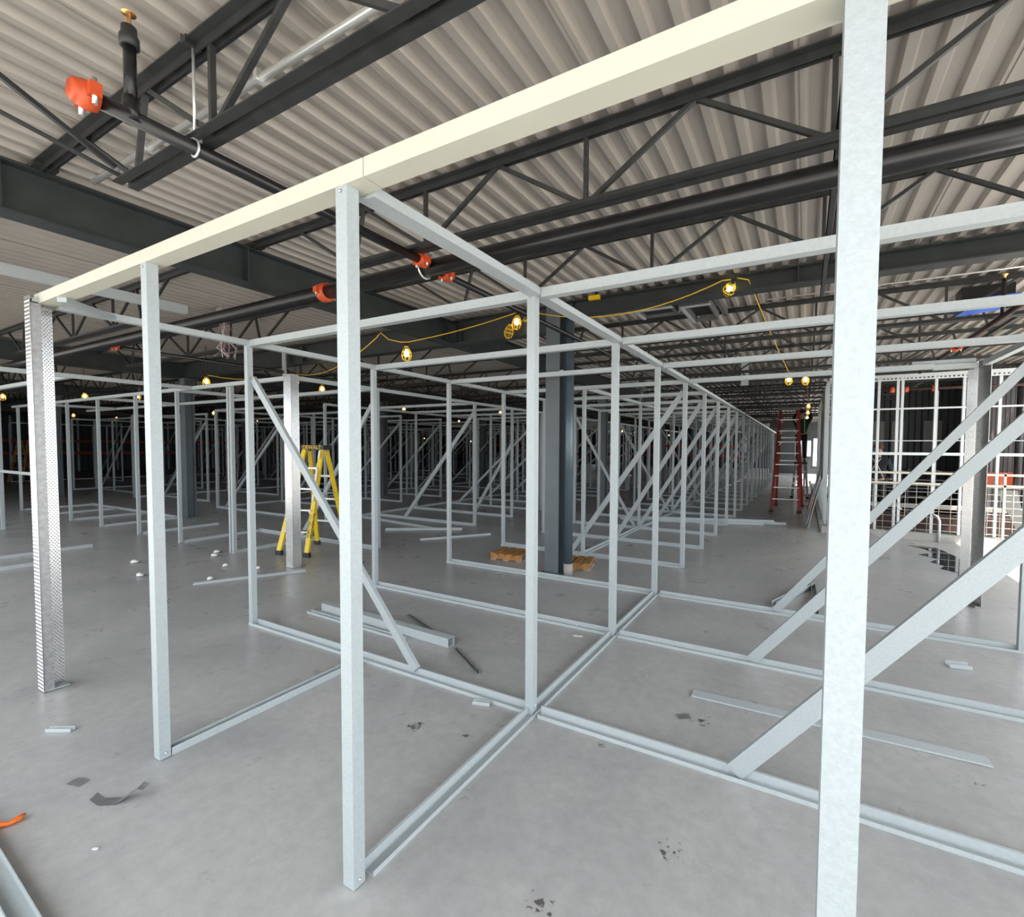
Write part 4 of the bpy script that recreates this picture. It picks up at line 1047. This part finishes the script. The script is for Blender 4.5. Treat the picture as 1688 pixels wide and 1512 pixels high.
# loose white track lying up on the joists, hanging bits, wires, roof frames
tag(MB().box(-5.99, -5.91, 0.2, 2.62, 3.062, 3.145).build('loose_track', M_TRACK), 'white track lying up on the joist chords left of the header', 'metal piece')
tag(MB().box(-8.53, -8.44, 5.26, 5.29, 2.90, 3.46).build('hanging_strap', M_TRACK), 'pale strap hanging from the cross girder above the far tread plate guard', 'strap')
for k in range(1):
    t = empty('wire_bundle', (-6.95, 3.5, 3.4), 'loose bundle of pink and grey wires hanging in the left bay', 'wires')
    rr = random.Random(3)
    for i in range(9):
        x0, y0 = -6.98 + rr.uniform(-.05, .05), 3.52 + rr.uniform(-.04, .04)
        pts = [(x0, y0, 3.49)]
        for j in range(5): pts.append((x0 + rr.uniform(-.12, .08)*j*0.4, y0 + rr.uniform(-.08, .08)*j*0.4, 3.49 - 0.13*(j+1)))
        MB().tube(pts, 0.006, 5).build('wire', M_WIREW if i % 3 == 0 else M_WIRE, t)
    MB().box(-7.06, -6.92, 3.46, 3.58, 3.42, 3.5).build('junction_box', M_CURB, t)
def roof_frame(x0, x1, y0, y1, z0, z1, label):
    t = empty('roof_curb_frame', ((x0+x1)/2, (y0+y1)/2, 3.1), label, 'frame')
    MB().box(x0, x1, y0, y0+0.02, z0, z1).build('side_panel', M_HVAC, t); MB().box(x0, x1, y1-0.02, y1, z0, z1).build('side_panel', M_HVAC, t)
    MB().box(x0, x0+0.02, y0+0.02, y1-0.02, z0, z1).build('side_panel', M_HVAC, t); MB().box(x1-0.02, x1, y0+0.02, y1-0.02, z0, z1).build('side_panel', M_HVAC, t)
    MB().box(x0+0.02, x1-0.02, y0+0.02, y1-0.02, z1-0.03, z1).build('painted_shade_sheet', M_BLACK, t, label='black sheet painted for the shaded inside')  # black sheet added as painted shade inside the open frame
    MB().bar((x0-0.02, y0-0.01, z0-0.005), (x1+0.02, y0-0.01, z0-0.005), 0.05, 0.012).build('rim', M_CONDUIT, t)
    MB().bar((x0-0.01, y0, z0-0.005), (x0-0.01, y1, z0-0.005), 0.04, 0.012).build('rim', M_TRACK, t)
    for x in (x0+0.01, x1-0.01): MB().box(x-0.01, x+0.01, y0+0.02, y0+0.05, z1, 3.497).box(x-0.01, x+0.01, y1-0.05, y1-0.02, z1, 3.497).build('hanger', M_HVAC, t)
    for x in (x0+0.05, x1-0.05): MB().lathe([(0.012, 0), (0.012, 0.012), (0.004, 0.016)], (x, y1-0.05, z0+0.05), 8).build('bolt', M_BOLT, t)
roof_frame(-1.31, -1.01, 5.60, 6.33, 3.30, 3.41, 'open sheet metal roof frame with black inside near the girder lamp')
roof_frame(-1.84, -1.42, 5.52, 5.88, 3.30, 3.37, 'second smaller dark roof frame left of the open one')
MB_ = MB().box(-0.98, -0.93, 5.5, 6.5, 3.38, 3.46); tag(MB_.build('support_angle', M_HVAC), 'grey support angle beside the open roof frame', 'steel angle')
tag(MB().box(-1.19, -1.05, 10.3, 10.36, 2.95, 3.45).build('hanging_strap', M_TRACK), 'pale hanging strap over the corridor left of the corridor mouth lamps', 'strap')
t = empty('blue_box', (1.72, 6.62, 3.3), 'dark fixture with a bright blue cover hanging near the right picture edge', 'fixture')
MB().box(1.50, 1.95, 6.80, 7.05, 3.30, 3.46).build('box', M_BLACK, t)
mb = MB(); mb.add([(1.46, 6.72, 3.30), (1.98, 6.72, 3.32), (1.99, 7.1, 3.32), (1.48, 7.1, 3.30), (1.50, 6.74, 3.20), (1.93, 6.74, 3.26), (1.93, 7.08, 3.24), (1.5, 7.08, 3.20)], [(0,1,2,3),(7,6,5,4),(0,4,5,1),(1,5,6,2),(2,6,7,3),(3,7,4,0)])
mb.build('cover', M_BLUE, t, label='bright blue plastic cover')
tag(MB().box(-2.34, -2.20, 5.20, 5.24, 3.42, 3.47).build('yellow_tag', M_YELLOW), 'yellow tag on the girder right of the first spine post', 'tag')

# ------------------------------------------------------------------ people
def skin_body(name, joints, edges, radii, m, parent, sub=2):
    me = bpy.data.meshes.new(name); me.from_pydata(joints, edges, []); me.materials.append(m)
    o = bpy.data.objects.new(name, me); COL.objects.link(o); o.parent = parent
    sk = o.modifiers.new('skin', 'SKIN'); o.modifiers.new('sub', 'SUBSURF').levels = sub
    o.modifiers['sub'].render_levels = sub
    lay = me.skin_vertices[0] if me.skin_vertices else None
    for i, r in enumerate(radii):
        me.skin_vertices[0].data[i].radius = (r, r*0.85)
        me.skin_vertices[0].data[i].use_root = (i == 0)
    for p in me.polygons: p.use_smooth = True
    return o
def person(loc, rz, label, pose, vest=False, hat=M_HAT):
    t = empty('person', (0, 0, 0), label, 'person')
    # joints: pelvis, belly, chest, neck, head base, head top, then legs and arms
    J = [(0,0,.93), (0,.0,1.12), (0,.01,1.33), (0,.0,1.47), (0,-.01,1.56), (0,-.02,1.70)]
    Rr = [.12, .11, .12, .05, .085, .075]
    E = [(0,1),(1,2),(2,3),(3,4),(4,5)]
    def limb(start, pts, rs):
        prev = start
        for p, r in zip(pts, rs):
            J.append(p); Rr.append(r); E.append((prev, len(J)-1)); prev = len(J)-1
        return prev
    for s in (-1, 1):
        limb(0, [(s*.10, 0, .86), (s*.11, -.02, .50), (s*.11, .03, .10), (s*.115, -.10, .045)], [.095, .065, .048, .042])
        if pose == 'reach':
            limb(2, [(s*.20, 0, 1.40), (s*.27, -.16, 1.50), (s*.22, -.32, 1.68), (s*.21, -.36, 1.75)], [.05, .042, .034, .036])
        else:
            limb(2, [(s*.20, 0, 1.40), (s*.26, -.02, 1.14), (s*.22, -.18, 1.00), (s*.20, -.24, .97)], [.05, .042, .034, .036])
    skin_body('body', J, E, Rr, M_SKIN, t)
    Jc, Rc, Ec = J[:4], [.175, .175, .20, .085], [(0,1),(1,2),(2,3)]
    k0 = 6
    for s in range(2):
        b = k0 + s*8; base = len(Jc)
        Jc += J[b+4:b+7]; Rc += [.085, .066, .052]; Ec += [(2, base), (base, base+1), (base+1, base+2)]
    skin_body('jacket', Jc, Ec, Rc, M_CLOTH, t)
    Jt, Rt, Et = [J[0]], [.158], []
    for s in range(2):
        b = k0 + s*8; base = len(Jt)
        Jt += J[b:b+3]; Rt += [.108, .08, .066]; Et += [(0, base), (base, base+1), (base+1, base+2)]
    skin_body('trousers', Jt, Et, Rt, M_CLOTH, t)
    for s in (-1, 1):
        MB().lathe([(.03, -.12), (.05, -.09), (.052, .05), (.045, .08)], (s*.115, -.06, .05), 10, 'y').build('boot', M_BLACK, t)
    mb = MB(); mb.lathe([(.135, 0), (.112, .008), (.108, .05), (.08, .10), (.03, .125)], (0, -.01, 1.685), 16)
    mb.box(-.07, .07, -.17, -.10, 1.683, 1.692); mb.build('hard_hat', hat, t)
    h = MB()
    for s in (-1, 1): h.lathe([(.006, 0), (.012, .006), (.006, .012)], (s*.035, -.10, 1.635), 8, 'y')
    h.build('eye', M_BLACK, t)
    h = MB(); h.bar((0, -.092, 1.64), (0, -.118, 1.60), .022, .02); h.build('nose', M_SKIN, t)
    hands = [J[k0+7], J[k0+15]]
    for s, hp in zip((-1, 1), hands):
        hb = MB()
        for f in range(4):
            dx = (f-1.5)*.019
            up = .07 if pose == 'reach' else -.02
            hb.tube([(hp[0]+dx, hp[1], hp[2]), (hp[0]+dx, hp[1]-.035, hp[2]+up*.7), (hp[0]+dx, hp[1]-.055-.004*(f % 2), hp[2]+up)], [.010, .009, .007], 6)
        hb.tube([(hp[0]-s*.03, hp[1]+.01, hp[2]), (hp[0]-s*.055, hp[1]-.02, hp[2]+.02), (hp[0]-s*.05, hp[1]-.045, hp[2]+.03)], [.012, .010, .008], 6)
        hb.build('fingers', M_SKIN, t)
    if vest:
        for s in (-1, 1):
            MB().tube([(s*.10, .17, 1.0), (s*.10, .185, 1.25), (s*.09, .15, 1.44), (s*.09, .0, 1.50), (s*.09, -.15, 1.42), (s*.10, -.175, 1.2), (s*.10, -.17, 1.0)], .022, 6).build('vest_stripe', M_VEST, t, label='green safety stripe')
    else:
        for s in (-1, 1):
            MB().tube([(s*.14, .14, 1.02), (s*.05, .185, 1.25), (-s*.08, .14, 1.45)], .012, 6).build('harness_strap', M_STRAP, t, label='pale harness strap')
    t.location = loc; t.rotation_euler = (0, 0, rz)
    return t
person((-0.11, 18.22, 1.22), math.pi*0.98, 'worker in dark clothes with green stripes on the ladder down the corridor', 'reach', True, M_BLACK)
person((1.52, 13.2, 0.0), math.pi*0.9, 'worker in dark clothes with pale harness straps and brown hard hat behind the fence', 'stand', False)

# small far things in the dark rows
tag(MB().box(-10.15, -9.5, 21.8, 22.3, 0.002, 0.80).build('white_carton', M_WHITE), 'larger white carton standing in the dark rows left of the spine', 'box')
tag(MB().box(-9.05, -8.65, 22.1, 22.6, 0.002, 0.72).build('white_carton', M_WHITE), 'smaller white carton beside the larger one in the dark rows', 'box')
t = empty('drain_elbow', (-3.62, 11.3, 3.2), 'grey drain pipe elbow hanging behind the spine posts', 'pipe')
MB().tube([(-3.62, 11.3, 3.48), (-3.62, 11.3, 2.95), (-3.66, 11.3, 2.83), (-3.76, 11.3, 2.75), (-4.05, 11.3, 2.73)], 0.06, 12).build('pipe', M_HVAC, t)
